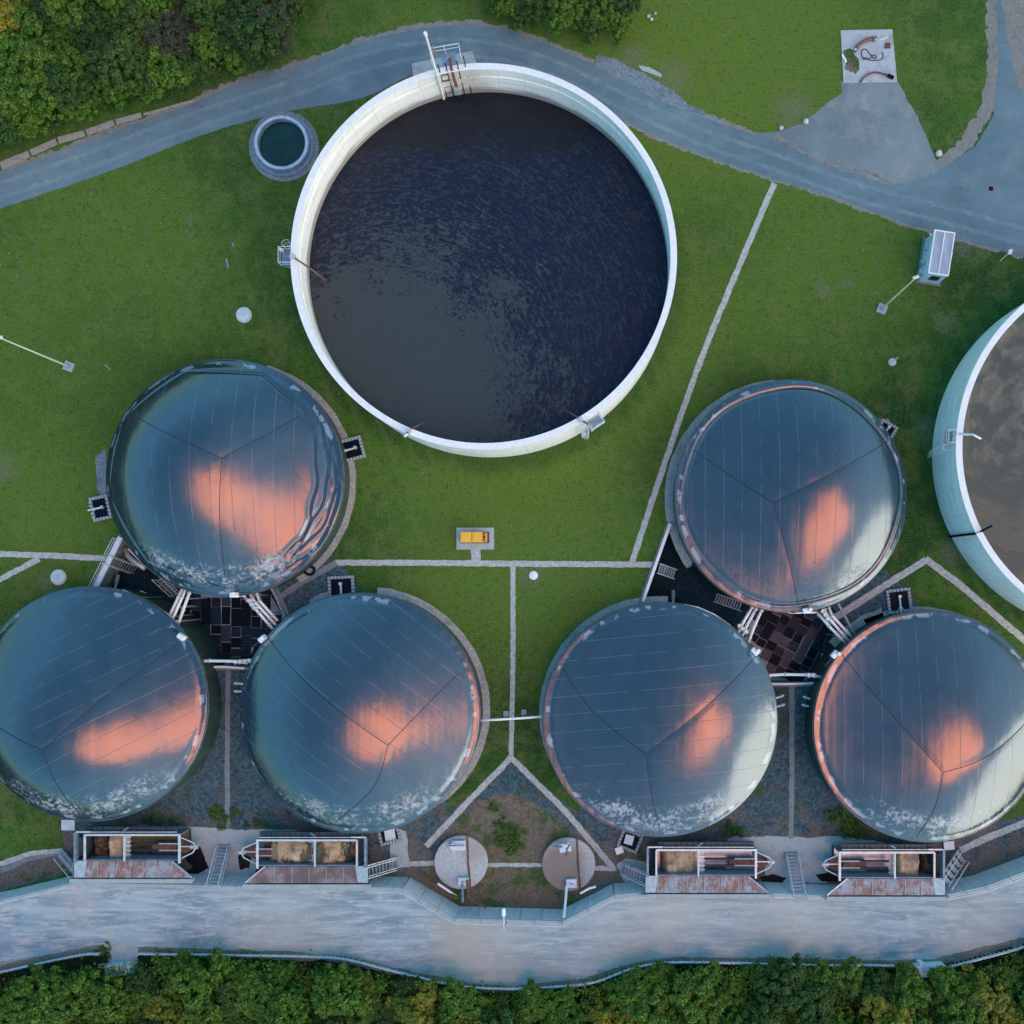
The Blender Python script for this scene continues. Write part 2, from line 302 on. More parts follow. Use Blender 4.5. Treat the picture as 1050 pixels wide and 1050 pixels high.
def mat_slurry_dark():
    m, nt, b = newmat('dark_rippled_slurry'); g = G(nt)
    ctr = W(405, 395, 2); x = g.xyz(g.pos())
    dx = g.m('SUBTRACT', x[0], ctr.x); dy = g.m('SUBTRACT', x[1], ctr.y)
    r = g.m('SQRT', g.m('ADD', g.m('MULTIPLY', dx, dx), g.m('MULTIPLY', dy, dy)))
    nb = g.noise(.22, 4, .6); nf = g.noise(1.5, 5, .65, dist=1.2); th = g.m('ARCTAN2', dy, dx)
    comb = nt.nodes.new('ShaderNodeCombineXYZ'); g.L.new(g.m('MULTIPLY', r, 2.5), comb.inputs[0]); g.L.new(g.m('MULTIPLY', th, 11), comb.inputs[1])
    rip = g.noise(1.25, 6, .7, vec=comb.outputs[0], dist=1.1); chop = g.noise(2.6, 5, .7, dist=.8)
    tex = g.m('ADD', g.m('MULTIPLY', rip, .6), g.m('MULTIPLY', chop, .4))
    # grey tone in ripple arcs that parts into flecks away from the stirred corner
    k = g.m('ADD', g.m('MULTIPLY', g.m('SUBTRACT', 14.5, r), .018), g.m('MULTIPLY', g.m('SUBTRACT', nb, .5), .35))
    grey_mix = g.m('MAXIMUM', g.step(g.m('ADD', k, g.m('SUBTRACT', tex, .5)), -.03, .05), g.m('MULTIPLY', g.step(tex, .50, .56), .55))
    c = g.mix(grey_mix, (.0020, .009, .030), (.038, .052, .056))
    wst = g.step(g.m('ADD', x[0], g.m('MULTIPLY', g.m('SUBTRACT', nb, .5), 12)), -6.0, -19.0)
    c = g.mix(g.m('MULTIPLY', g.m('MULTIPLY', wst, g.step(nf, .50, .62)), .4), c, (.045, .038, .036))
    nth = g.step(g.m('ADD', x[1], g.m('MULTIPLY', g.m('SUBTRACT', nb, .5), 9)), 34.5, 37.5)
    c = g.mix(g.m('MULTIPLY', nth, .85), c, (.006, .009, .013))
    g.L.new(c, b.inputs['Base Color']); b.inputs['Roughness'].default_value = .16; b.inputs['IOR'].default_value = 1.33
    g.bump(g.m('ADD', tex, nf), .6, .25, b); return m
def mat_slurry_brown():
    m, nt, b = newmat('brown_scummy_slurry'); g = G(nt)
    n = g.noise(.085, 4, .5, dist=1.8); f = g.noise(3, 5, .75); n8 = g.noise(.5, 5, .6)
    nn = g.m('ADD', n, g.m('MULTIPLY', n8, .06))
    c = g.mix(g.step(nn, .52, .57), (.048, .060, .048), (.075, .076, .058))
    band = g.step(g.m('ABSOLUTE', g.m('SUBTRACT', g.m('FRACT', g.m('ADD', g.m('MULTIPLY', nn, 9), g.m('MULTIPLY', f, .5))), .5)), .22, .02)
    up = g.step(g.m('ADD', g.xyz(g.pos())[1], g.m('MULTIPLY', n8, 3)), 3.5, 9.0)
    c = g.mix(g.m('MULTIPLY', g.m('MULTIPLY', up, g.step(n8, .42, .56)), .6), c, (.120, .118, .088))
    c = g.mix(g.m('MULTIPLY', g.m('MULTIPLY', band, g.step(n8, .40, .60)), g.m('ADD', .12, g.m('MULTIPLY', up, .45))), c, (.19, .165, .125))
    c = g.mix(g.m('MULTIPLY', g.step(f, .60, .66), g.step(n8, .52, .6)), c, (.018, .02, .024))
    c = g.mix(g.step(g.vor(.8), .06, .03), c, (.01, .012, .014))
    g.L.new(c, b.inputs['Base Color']); b.inputs['Roughness'].default_value = .4; return m
def mat_membrane(name, ang, R0, seed, residue=1.0, tint=(.006, .017, .032), pitch=1.75):
    m, nt, b = newmat(name); g = G(nt); o = g.objc()
    x = g.xyz(g.mapv(o, rot=(0, 0, ang))); raw = g.xyz(o)
    f = g.m('ABSOLUTE', g.m('SUBTRACT', g.m('FRACT', g.m('ADD', g.m('MULTIPLY', x[0], 1/pitch), .37)), .5))
    line = g.step(f, .022, .008)
    band = g.noise(.5, 2, .5, vec=g.mapv(o, (1.1, .05, .05), (0, 0, -ang), (seed, 0, 0)))
    seedv = g.mapv(o, loc=(seed*7.3, seed*3.1, 0))
    n = g.noise(.45, 5, .65, vec=seedv); f2 = g.noise(2.6, 6, .75, vec=seedv)
    c = g.mix(g.step(n, .35, .65), tint, tuple(v*1.3 for v in tint))
    c = g.mix(g.m('MULTIPLY', g.step(g.noise(7, 5, .8, vec=seedv), .55, .8), .12), c, (.16, .17, .18))
    c = g.mix(g.m('MULTIPLY', g.step(band, .35, .65), .30), c, (.018, .032, .046))
    drt = g.noise(1.3, 6, .75, vec=g.mapv(seedv, (1, .35, 1), (0, 0, -ang))); c = g.mix(g.m('MULTIPLY', g.step(drt, .54, .72), .28), c, (.060, .068, .070))
    c = g.mix(g.m('MULTIPLY', line, g.m('MULTIPLY', g.step(n, .35, .55), .42)), c, (.22, .25, .28))
    rr = g.m('DIVIDE', g.m('SQRT', g.m('ADD', g.m('MULTIPLY', raw[0], raw[0]), g.m('MULTIPLY', raw[1], raw[1]))), R0)
    # dried tide mark of chalky residue low on the southern side
    south = g.step(g.m('DIVIDE', raw[1], R0), -.50, -.74)
    rb = g.m('MULTIPLY', g.step(rr, .70, .80), g.step(rr, .97, .88))
    res = g.m('MULTIPLY', g.m('MULTIPLY', south, rb), g.step(g.m('ADD', f2, g.m('MULTIPLY', n, .6)), .76, .96))
    c = g.mix(g.m('MULTIPLY', res, .70*residue), c, (.42, .44, .45))
    # peeling pale flakes along the clamped edge
    rw = g.m('ADD', rr, g.m('MULTIPLY', g.m('SUBTRACT', g.noise(1.6, 3, .6, vec=seedv), .5), .05)); fl = g.m('MULTIPLY', g.step(rw, .935, .955), g.step(rr, .984, .976))
    nfl = g.noise(.75, 2, .5, vec=seedv)
    c = g.mix(g.m('MULTIPLY', g.m('MULTIPLY', fl, g.step(nfl, .55, .60)), .65), c, (.30, .36, .42))
    g.L.new(c, b.inputs['Base Color'])
    b.inputs['Specular IOR Level'].default_value = 0; b.inputs['Roughness'].default_value = .9
    rough = g.m('ADD', .17, g.m('MULTIPLY', g.step(n, .3, .7), .07)); rough = g.m('ADD', rough, g.m('MULTIPLY', res, .3), cl=True)
    gl = nt.nodes.new('ShaderNodeBsdfGlossy'); gl.inputs['Color'].default_value = (.92, .98, 1, 1); g.L.new(rough, gl.inputs['Roughness'])
    ms = nt.nodes.new('ShaderNodeMixShader'); g.L.new(g.m('MULTIPLY', .138, g.m('SUBTRACT', 1.0, g.m('MULTIPLY', g.m('ADD', res, line), .4))), ms.inputs[0])
    g.L.new(b.outputs[0], ms.inputs[1]); g.L.new(gl.outputs[0], ms.inputs[2]); g.L.new(ms.outputs[0], nt.nodes['Material Output'].inputs[0])
    g.bump(g.m('ADD', g.m('MULTIPLY', n, .6), g.m('ADD', g.m('MULTIPLY', band, 1.2), g.m('MULTIPLY', line, .12))), .13, .30, b)
    nt.links.new(b.inputs['Normal'].links[0].from_socket, gl.inputs['Normal'])
    return m
def mat_leaf(name, dark, light, yellow, yamt):
    m, nt, b = newmat(name); g = G(nt)
    geo = nt.nodes.new('ShaderNodeNewGeometry'); oi = nt.nodes.new('ShaderNodeObjectInfo')
    n = g.noise(.55, 3, .6)
    c = g.mix(geo.outputs['Random Per Island'], dark, light)
    k = g.m('MULTIPLY', g.step(g.m('ADD', n, g.m('MULTIPLY', oi.outputs['Random'], .16)), .50, .68), yamt)
    c = g.mix(k, c, yellow)
    g.L.new(c, b.inputs['Base Color']); b.inputs['Roughness'].default_value = .65; b.inputs['Specular IOR Level'].default_value = .25
    return m
M['leaf'] = mat_leaf('green_leaves', (.014, .054, .006), (.095, .205, .018), (.12, .185, .02), .35)
M['leaf_dark'] = mat_leaf('dark_green_leaves', (.008, .034, .008), (.045, .112, .018), (.08, .13, .02), .4)
M['leaf_yellow'] = mat_leaf('yellow_green_leaves', (.035, .075, .008), (.15, .19, .02), (.24, .22, .02), .8)
M['twig'] = mat_leaf('bare_grey_twigs', (.04, .04, .03), (.10, .10, .08), (.06, .09, .02), .5)
M['weed'] = mat_leaf('weed_leaves', (.02, .07, .01), (.07, .16, .02), (.1, .17, .02), .5)

# ------------------------------------------------------------------ mesh building
ORG = {}
def tag(o, label=None, cat=None, group=None, kind=None):
    if label: o['label'] = label
    if cat: o['category'] = cat
    if group: o['group'] = group
    if kind: o['kind'] = kind
    return o
def thing(name, label, cat, loc, group=None):
    o = bpy.data.objects.new(name, None); C.objects.link(o); o.location = loc; o.empty_display_size = .3
    ORG[o.name] = Vector(loc); return tag(o, label, cat, group)
class MB:
    def __init__(s): s.v = []; s.f = []; s.cut = []
    def each(s, name, mat, parent):
        """every piece added becomes a part of its own"""
        for i, (v0, f0) in enumerate(s.cut):
            v1, f1 = s.cut[i+1] if i+1 < len(s.cut) else (len(s.v), len(s.f))
            m = MB(); m.add(s.v[v0:v1], [tuple(k-v0 for k in f) for f in s.f[f0:f1]]); m.build(name, mat, parent)
    def add(s, v, f):
        k = len(s.v); s.cut.append((k, len(s.f))); s.v += [Vector(p) for p in v]; s.f += [tuple(i+k for i in q) for q in f]; return s
    def box(s, c, size, rz=0.0, mat=None):
        hx, hy, hz = size[0]/2, size[1]/2, size[2]/2; mt = Matrix.Rotation(rz, 3, 'Z') if mat is None else mat
        vs = [Vector(c)+mt@Vector((x*hx, y*hy, z*hz)) for x in (-1, 1) for y in (-1, 1) for z in (-1, 1)]
        return s.add(vs, [(0, 1, 3, 2), (4, 6, 7, 5), (0, 4, 5, 1), (2, 3, 7, 6), (0, 2, 6, 4), (1, 5, 7, 3)])
    def beam(s, a, b, w, h):
        a, b = Vector(a), Vector(b); d = b-a; L = d.length
        if L < 1e-6: return s
        x = d/L; up = Vector((0, 0, 1)) if abs(x.z) < .99 else Vector((1, 0, 0)); y = up.cross(x).normalized(); z = x.cross(y)
        return s.box((a+b)/2, (L, w, h), mat=Matrix((x, y, z)).transposed())
    def tube(s, pts, r, n=8, cap=True):
        pts = [Vector(p) for p in pts]; rings = []
        for i, p in enumerate(pts):
            d = (pts[min(i+1, len(pts)-1)]-pts[max(i-1, 0)]).normalized()
            up = Vector((0, 0, 1)) if abs(d.z) < .95 else Vector((1, 0, 0)); x = up.cross(d).normalized(); y = d.cross(x)
            rr = r[i] if isinstance(r, (list, tuple)) else r
            rings.append([p+x*math.cos(2*math.pi*k/n)*rr+y*math.sin(2*math.pi*k/n)*rr for k in range(n)])
        f = [(i*n+k, i*n+(k+1) % n, (i+1)*n+(k+1) % n, (i+1)*n+k) for i in range(len(pts)-1) for k in range(n)]
        if cap: f += [tuple(range(n-1, -1, -1)), tuple((len(pts)-1)*n+k for k in range(n))]
        return s.add([q for rg in rings for q in rg], f)
    def lathe(s, c, prof, n=64, a0=0, a1=2*math.pi):
        c = Vector(c); full = abs(a1-a0-2*math.pi) < 1e-6; m = n if full else n+1
        vs = [c+Vector((r*math.cos(a0+(a1-a0)*k/n), r*math.sin(a0+(a1-a0)*k/n), z)) for r, z in prof for k in range(m)]
        f = [(i*m+k, i*m+(k+1) % m, (i+1)*m+(k+1) % m, (i+1)*m+k) for i in range(len(prof)-1) for k in range(n)]
        return s.add(vs, f)
    def cyl(s, c, r, h, n=24, r2=None):
        r2 = r if r2 is None else r2; c = Vector(c)
        return s.tube([c, c+Vector((0, 0, h))], [r, r2], n)
    def prism(s, poly, z0, z1):
        n = len(poly); vs = [Vector((p[0], p[1], z0)) for p in poly]+[Vector((p[0], p[1], z1)) for p in poly]
        return s.add(vs, [tuple(range(n-1, -1, -1)), tuple(range(n, 2*n))]+[(i, (i+1) % n, n+(i+1) % n, n+i) for i in range(n)])
    def build(s, name, mat, parent=None, smooth=False, bevel=0, loc=None):
        org = ORG[parent.name] if parent else (Vector(loc) if loc is not None else Vector((0, 0, 0)))
        me = bpy.data.meshes.new(name); me.from_pydata([p-org for p in s.v], [], s.f)
        bm = bmesh.new(); bm.from_mesh(me); bmesh.ops.recalc_face_normals(bm, faces=bm.faces)
        if bevel: bmesh.ops.bevel(bm, geom=[e for e in bm.edges if e.is_manifold], offset=bevel, segments=1, affect='EDGES')
        bm.to_mesh(me); bm.free(); me.materials.append(M[mat] if isinstance(mat, str) else mat)
        if smooth: me.polygons.foreach_set('use_smooth', [True]*len(me.polygons))
        o = bpy.data.objects.new(name, me); C.objects.link(o)
        if parent: o.parent = parent; ORG[o.name] = org
        else: o.location = org; ORG[o.name] = org
        return o
def curve(pts, sub=8, closed=False):
    """Catmull-Rom through 2D/3D points"""
    pts = [Vector(p) for p in pts]; n = len(pts); out = []
    for i in range(n if closed else n-1):
        g_ = (lambda k: pts[k % n]) if closed else (lambda k: pts[max(0, min(n-1, k))])
        p0, p1, p2, p3 = g_(i-1), g_(i), g_(i+1), g_(i+2)
        for k in range(sub):
            t = k/sub
            out.append(.5*((2*p1)+(p2-p0)*t+(2*p0-5*p1+4*p2-p3)*t*t+(3*p1-p0-3*p2+p3)*t**3))
    if not closed: out.append(pts[-1])
    return out
def dens(pts, step, closed=True):
    out = []; n = len(pts)
    for i in range(n if closed else n-1):
        a, b = Vector(pts[i]), Vector(pts[(i+1) % n]); k = max(1, int((b-a).length/step))
        out += [a+(b-a)*(j/k) for j in range(k)]
    if not closed: out.append(Vector(pts[-1]))
    return out
class Ribbon(list): pass
def ragged(pts, amp, step=3.0, seed=0.0, closed=True):
    """pixel outline with an uneven natural edge"""
    rib = isinstance(pts, Ribbon); out = Ribbon() if rib else []
    for p in ([Vector((q[0], q[1])) for q in pts] if rib else dens([Vector((q[0], q[1])) for q in pts], step, closed)):
        a = Vector((p.x*.05+seed, p.y*.05, seed)); b_ = Vector((p.x*.31, p.y*.31, seed+9))
        out.append((p.x+amp*(noise.noise(a)*1.2+noise.noise(b_)*.8), p.y+amp*(noise.noise(a+Vector((7, 3, 1)))*1.2+noise.noise(b_+Vector((5, 1, 2)))*.8)))
    return out
def sheet(name, pts, mat, off, level=None, holes=()):
    """a thin sheet lying on the ground; level=None follows the slope"""
    XY = [D(p[0], p[1], off) if level is None else W(p[0], p[1], level+off) for p in pts]
    bm = bmesh.new(); vs = [bm.verts.new((p.x, p.y, 0)) for p in XY]
    if isinstance(pts, Ribbon):
        n = len(vs)
        for i in range(n//2-1): bm.faces.new((vs[i], vs[i+1], vs[n-2-i], vs[n-1-i]))
    else: bm.faces.new(vs)
    bmesh.ops.triangulate(bm, faces=bm.faces[:])
    if level is None:
        for yy in (YK, YE): bmesh.ops.bisect_plane(bm, geom=bm.verts[:]+bm.edges[:]+bm.faces[:], plane_co=(0, yy, 0), plane_no=(0, 1, 0))
    for v in bm.verts: v.co.z = (zg(v.co.x, v.co.y) if level is None else level)+off
    for f in bm.faces:
        f.normal_update()
        if f.normal.z < 0: f.normal_flip()
    me = bpy.data.meshes.new(name); bm.to_mesh(me); bm.free(); me.materials.append(M[mat] if isinstance(mat, str) else mat)
    o = bpy.data.objects.new(name, me); C.objects.link(o); o['kind'] = 'structure'; return o
def strip(pts, w, wob=0.0, seed=0, sub=1):
    """outline (in pixels) of a strip along a centreline; w may vary along it"""
    P = [Vector((p[0], p[1])) for p in (curve(pts, sub) if sub > 1 else dens(pts, 6, False))]; P = dens(P, 2.5, False); n = len(P); L, Rr = [], []
    for i, p in enumerate(P):
        d = (P[min(i+1, n-1)]-P[max(i-1, 0)]).normalized(); q = Vector((-d.y, d.x))
        w1 = w/2+wob*noise.noise(Vector((p.x*.2, p.y*.2, seed))); w2 = w/2+wob*noise.noise(Vector((p.x*.2, p.y*.2, seed+5)))
        L.append(p+q*w1); Rr.append(p-q*w2)
    return Ribbon((q.x, q.y) for q in L+Rr[::-1])

# ------------------------------------------------------------------ ground with the two sunken pits cut out of it
PIT1 = [(125, 549), (96, 606), (150, 650), (196, 684), (262, 684), (297, 637), (281, 601), (230, 570)]
PIT2 = [(687, 536), (658, 618), (700, 650), (785, 701), (845, 701), (874, 651), (857, 617), (800, 600), (725, 575)]
WALL = [(-700, 1100), (-300, 1000), (-60, 935), (0, 923), (75, 905), (205, 907), (262, 909), (378, 909), (414, 910), (467, 941), (577, 944), (630, 917), (663, 914), (787, 915), (850, 918), (968, 917), (1010, 908), (1060, 889), (1130, 858), (1400, 760), (1800, 700)]
def ground():
    wl = [W(p[0], p[1], 0) for p in WALL]
    outer = [Vector((v.x, v.y)) for v in wl]+[Vector((420, 420)), Vector((-420, 420))]
    outer[0] = Vector((-420, outer[0].y)); outer[-3] = Vector((420, outer[-3].y))
    pts = list(outer); edges = [(i, (i+1) % len(outer)) for i in range(len(outer))]
    pits = []
    for P in (PIT1, PIT2):
        q = [D(*p).to_2d() for p in P]; k = len(pts); pts += q; pits.append(q)
        edges += [(k+i, k+(i+1) % len(q)) for i in range(len(q))]
    for yy in (YK, YE):
        k = len(pts); pts += [Vector((-420, yy)), Vector((420, yy))]; edges.append((k, k+1))
    vs, es, fs, *_ = delaunay_2d_cdt(pts, edges, [], 0, 1e-5)
    def inside(p, poly):
        c = False; n = len(poly)
        for i in range(n):
            a, b = poly[i], poly[i-1]
            if (a.y > p.y) != (b.y > p.y) and p.x < (b.x-a.x)*(p.y-a.y)/(b.y-a.y)+a.x: c = not c
        return c
    keep = []
    for f in fs:
        c = sum((vs[i] for i in f), Vector((0, 0)))/len(f)
        if inside(c, outer) and not any(inside(c, q) for q in pits): keep.append(f)
    mb = MB(); mb.add([(v.x, v.y, zg(v.x, v.y)) for v in vs], keep)
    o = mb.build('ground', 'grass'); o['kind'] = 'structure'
    # terrace beyond the retaining wall, level with the upper lawn
    mb = MB(); a = [Vector((v.x, v.y, 0)) for v in wl]; a[0].x = -420; a[-1].x = 420
    n = len(a); b = [Vector((v.x, -420, 0)) for v in a]
    mb.add(a+b, [(i, i+1, n+i+1, n+i) for i in range(n-1)])
    o = mb.build('terrace_ground', 'forest_floor'); o['kind'] = 'structure'
ground()
ZP = -3.0
def pit(P, label, wall_idx):
    top = [D(*p) for p in P]; n = len(top)
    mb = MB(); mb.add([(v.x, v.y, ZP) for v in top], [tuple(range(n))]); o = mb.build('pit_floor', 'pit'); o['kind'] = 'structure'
    c = sum((v for v in top), Vector())/n; mb = MB()
    for i in range(n):
        a, b = top[i], top[(i+1) % n]; d = (b-a).normalized(); q = Vector((-d.y, d.x, 0))
        if q.dot(c-a) > 0: q = -q
        th = .3; za, zb = a.z+.12, b.z+.12
        vs = [Vector((a.x, a.y, ZP-.2)), Vector((b.x, b.y, ZP-.2)), Vector((b.x, b.y, zb)), Vector((a.x, a.y, za))]
        mb.add(vs+[v+q*th for v in vs], [(0, 1, 2, 3), (7, 6, 5, 4), (3, 2, 6, 7), (0, 3, 7, 4), (1, 5, 6, 2), (0, 4, 5, 1)])
    tag(mb.build('pit_wall', 'concrete_dark', loc=(c.x, c.y, ZP)), label, 'retaining wall', 'concrete walls of the sunken pipe pits')
pit(PIT1, 'grey concrete wall lining the sunken pipe pit among the three left digesters', 0)
pit(PIT2, 'grey concrete wall lining the sunken pipe pit among the three right digesters', 0)

# ------------------------------------------------------------------ roads, paths and yards
UP = [(-300, 270), (-60, 200), (0, 178), (86, 146), (149, 123), (200, 105), (250, 83), (300, 69), (344, 53), (393, 37), (450, 27), (493, 26), (550, 41), (614, 69), (671, 101), (729, 123), (800, 147)]
LO = [(1050, 263), (979, 243), (921, 226), (850, 200), (793, 183), (700, 151), (623, 116), (560, 90), (450, 70), (373, 100), (301, 113), (266, 121), (200, 141), (120, 173), (29, 204), (-60, 236), (-300, 320)]
EAST = [(860, 172), (912, 190), (950, 182), (972, 168), (1000, 150), (1019, 118), (1024, 60), (1022, -10), (1018, -200), (1100, -210), (1110, 0), (1120, 120), (1300, 300), (1300, 350), (1120, 282)]
main = curve(UP, 5)+curve(EAST[:1], 1)[:0]
road = [(p[0], p[1]) for p in curve(UP, 5)]+EAST+[(p[0], p[1]) for p in curve(LO, 5)]
sheet('gravel_shoulder', ragged(strip([(-200, 238)]+UP[2:], 9, 4, 3, 5), 2.0), 'shoulder', .006)
sheet('gravel_shoulder', ragged(strip(LO[:7], 6, 3, 5, 5), 1.8), 'shoulder', .006)
sheet('gravel_shoulder', ragged(strip([(1019, -200), (1019, 0), (1019, 86), (1008, 118), (987, 150), (968, 168), (945, 190)], 15, 5, 8, 5), 2.0), 'shoulder', .006)
sheet('blue_gravel_patch', ragged([(611, 57), (630, 60), (660, 75), (690, 95), (715, 112), (742, 124), (735, 130), (670, 104), (640, 86), (612, 68)], 2.5), 'blue_gravel', .010)
sheet('apron', ragged([(863, 84), (920, 84), (927, 95), (941, 120), (952, 145), (960, 164), (985, 176), (960, 205), (880, 195), (800, 160), (765, 146), (778, 136), (800, 133), (822, 127), (840, 113), (864, 95)], 1.6), 'apron', .012)
sheet('road', ragged(road, .5, 2.5, 12), 'asphalt', .016)
sheet('dust_strip', ragged([(1024, -60), (1048, -60), (1056, 20), (1068, 100), (1060, 122), (1049, 104), (1040, 70), (1030, 20)], 3.5), 'shoulder', .020)
sheet('dust_strip', ragged(strip([(795, 138), (830, 160), (868, 174), (900, 180), (918, 190)], 4.0, 4, 2), 1.4), 'shoulder', .021)
sheet('drain_patch', ragged([(1012, 190), (1020, 190), (1021, 197), (1013, 198)], .8, 2), 'shoulder', .022)
M['asphalt_worn'] = mat_asphalt('worn_asphalt', (.115, .185, .215), (.150, .225, .255), .3, streak=(.6, .6, 1), dust=(.34, .37, .37))
MID = [((a[0]+b[0])/2, (a[1]+b[1])/2) for a, b in (((0, 178), (0, 213)), ((86, 146), (86, 187)), ((200, 105), (200, 141)), ((300, 69), (300, 112)), ((380, 41), (372, 84)), ((470, 26), (470, 70)), ((560, 44), (556, 88)), ((640, 82), (618, 116)), ((729, 123), (712, 158)), ((800, 147), (786, 184)), ((880, 185), (868, 205)), ((950, 200), (940, 228)), ((1060, 225), (1050, 262)))]
for dy in (-8, 8): sheet('wheel_track', strip([(-60, 217+dy)]+[(x, y+dy) for x, y in MID], 4.5, 2.5, dy, 4), 'asphalt_worn', .018)
# south road
SN = [W(p[0], p[1], 0) for p in WALL]
SO = [(1800, 760), (1400, 820), (1130, 925), (1050, 960), (1000, 973), (960, 983), (900, 985), (775, 982), (700, 981), (650, 987), (600, 1003), (530, 1011), (480, 1008), (420, 995), (350, 980), (300, 976), (180, 972), (140, 971), (100, 969), (50, 978), (0, 990), (-60, 1003), (-300, 1060), (-700, 1160)]
sheet('verge', ragged([(p[0], p[1]+9) for p in WALL[::1]]+[(p[0], p[1]+8) for p in SO], 2.5, 5), 'verge', .006, level=0)
road_s = [(p[0], p[1]+1) for p in WALL]+ragged(SO, 1.5, 5, 4, closed=False)
sheet('road', road_s, 'road_south', .012, level=0)
sheet('verge_slab', ragged([(113, 966), (140, 966), (142, 985), (136, 990), (112, 988)], 1.2, 3), 'concrete', .018, level=0)
# concrete gutter of broken slabs beside the north road
gut = MB(); ax = [(-60, 192), (0, 171), (31, 158), (59, 145), (88, 137), (118, 126), (146, 118), (200, 103)]
for i in range(len(ax)-1):
    a, b = Vector(ax[i]), Vector(ax[i+1]); d = (b-a); L = d.length; d.normalize(); q = Vector((-d.y, d.x))
    w = (5.2, 5, 4.5, 4.5, 4.2, 3.6, 1.5)[i]; a2 = a+d*1.2; b2 = b-d*1.0
    poly = [W(*(a2-q*w*.9)), W(*(b2-q*w*.8)), W(*(b2+q*w*.6)), W(*(a2+q*w*.6))]
    gut.prism([p.to_2d() for p in poly][::-1], -.05, .06)
gut.build('gutter', 'gutter')['kind'] = 'structure'
# paths
def path(pts, w, mat='path', sub=1, off=.024, name='path'): return sheet(name, strip(pts, w, .8, pts[0][0], sub), mat, off)
path([(794, 188), (760, 268), (719, 368), (680, 480), (648, 577)], 6, sub=6)
path([(-200, 566), (0, 568), (60, 570), (112, 573)], 6)
path([(-60, 622), (0, 594), (40, 573)], 6, off=.028)
path([(344, 577), (420, 577), (520, 578), (672, 579)], 6, off=.026)
path([(488, 563), (488, 575)], 10, off=.028)
path([(526, 581), (526, 680), (524, 778)], 5)
path([(524, 777), (480, 822), (437, 868)], 6, off=.028); path([(524, 777), (580, 832), (628, 889)], 6, off=.031)
path([(846, 640), (863, 629), (905, 602), (950, 574)], 7, off=.027); path([(949, 573), (985, 600), (1050, 656), (1120, 715)], 7, off=.030)
path([(345, 577), (318, 592), (284, 614)], 6, 'concrete_dark', off=.029)
path([(0, 893), (30, 880), (62, 873)], 6, 'concrete_dark')
path([(-60, 902), (0, 886), (32, 875), (64, 872)], 5, 'path', off=.028)
path([(985, 872), (1010, 860), (1060, 840), (1120, 815)], 7, 'path')
yard = [(200, 684), (258, 684), (300, 750), (370, 790), (440, 800), (463, 828), (480, 818), (525, 779), (570, 816), (592, 832), (612, 812), (700, 790), (780, 735), (788, 701), (846, 701), (872, 750), (940, 805), (1015, 822), (1030, 842), (1070, 828), (1130, 800)]
wb = [(1130, 850), (1060, 880), (1010, 899), (968, 907), (850, 908), (663, 904), (630, 907), (577, 933), (467, 930), (414, 900), (205, 898), (66, 897), (64, 842), (84, 832), (120, 790), (190, 740)]
sheet('gravel_yard', ragged(yard+wb, 1.2, 5), 'yard', .010)
sheet('dirt_yard', ragged([(526, 812), (545, 822), (580, 850), (606, 880), (606, 915), (578, 931), (470, 928), (430, 905), (450, 870), (490, 822)], 3, 5), 'dirt', .016)
sheet('gravel_yard', ragged([(-60, 915), (-60, 897), (0, 890), (40, 878), (64, 874), (64, 897), (0, 914)], 1, 4), 'yard', .015)
sheet('gravel_yard', ragged([(276, 605), (310, 588), (334, 570), (352, 577), (372, 612), (340, 640), (300, 660), (292, 625)], 1.0, 4), 'yard', .012)
sheet('gravel_yard', ragged([(852, 620), (880, 600), (907, 583), (936, 612), (948, 632), (900, 655), (876, 652)], 1.0, 4), 'yard', .012)
for q in ([(110, 856), (135, 846), (200, 848), (300, 852), (375, 864), (376, 872), (110, 868)], [(190, 852), (266, 852), (262, 900), (205, 900)],
          [(738, 866), (752, 858), (860, 858), (930, 866), (942, 878), (738, 878)], [(782, 862), (852, 862), (848, 906), (786, 906)], [(402, 850), (417, 852), (420, 890), (400, 892)], [(632, 886), (642, 880), (664, 884), (664, 905), (640, 905)]):
    sheet('concrete_slab', ragged(q, 1.6, 3, q[0][0]), 'concrete', .020+q[0][0]*2e-6)
path([(234, 686), (233, 760), (233, 850)], 5, 'concrete_dark'); path([(812, 703), (812, 800), (811, 860)], 5, 'concrete_dark')
path([(500, 887), (556, 887)], 4, off=.029); path([(418, 886), (446, 885)], 5, off=.033); path([(609, 890), (632, 891)], 5, off=.036)
# pad slabs
def slab(name, pts, h, mat, label, cat='slab'):
    mb = MB(); P = [W(p[0], p[1], h).to_2d() for p in pts][::-1]; c = sum(P, Vector((0, 0)))/len(P)
    return tag(mb.prism(P, 0, h).build(name, mat, loc=(c.x, c.y, 0)), label, cat)
slab('concrete_pad', [(862, 31), (915, 30), (920, 84), (865, 85)], .08, 'concrete_pad', 'stained square concrete pad with hoses lying on it at the top of the apron')
slab('concrete_pad', [(468, 541), (506.5, 541), (506.5, 563.5), (468, 563.5)], .12, 'concrete', 'pale rectangular concrete pad under the yellow box on the central lawn')
slab('concrete_pad', [(422, 65), (484, 52), (489, 66), (489, 80), (424, 80)], .10, 'concrete', 'concrete pad on the road edge beside the mast of the large tank')

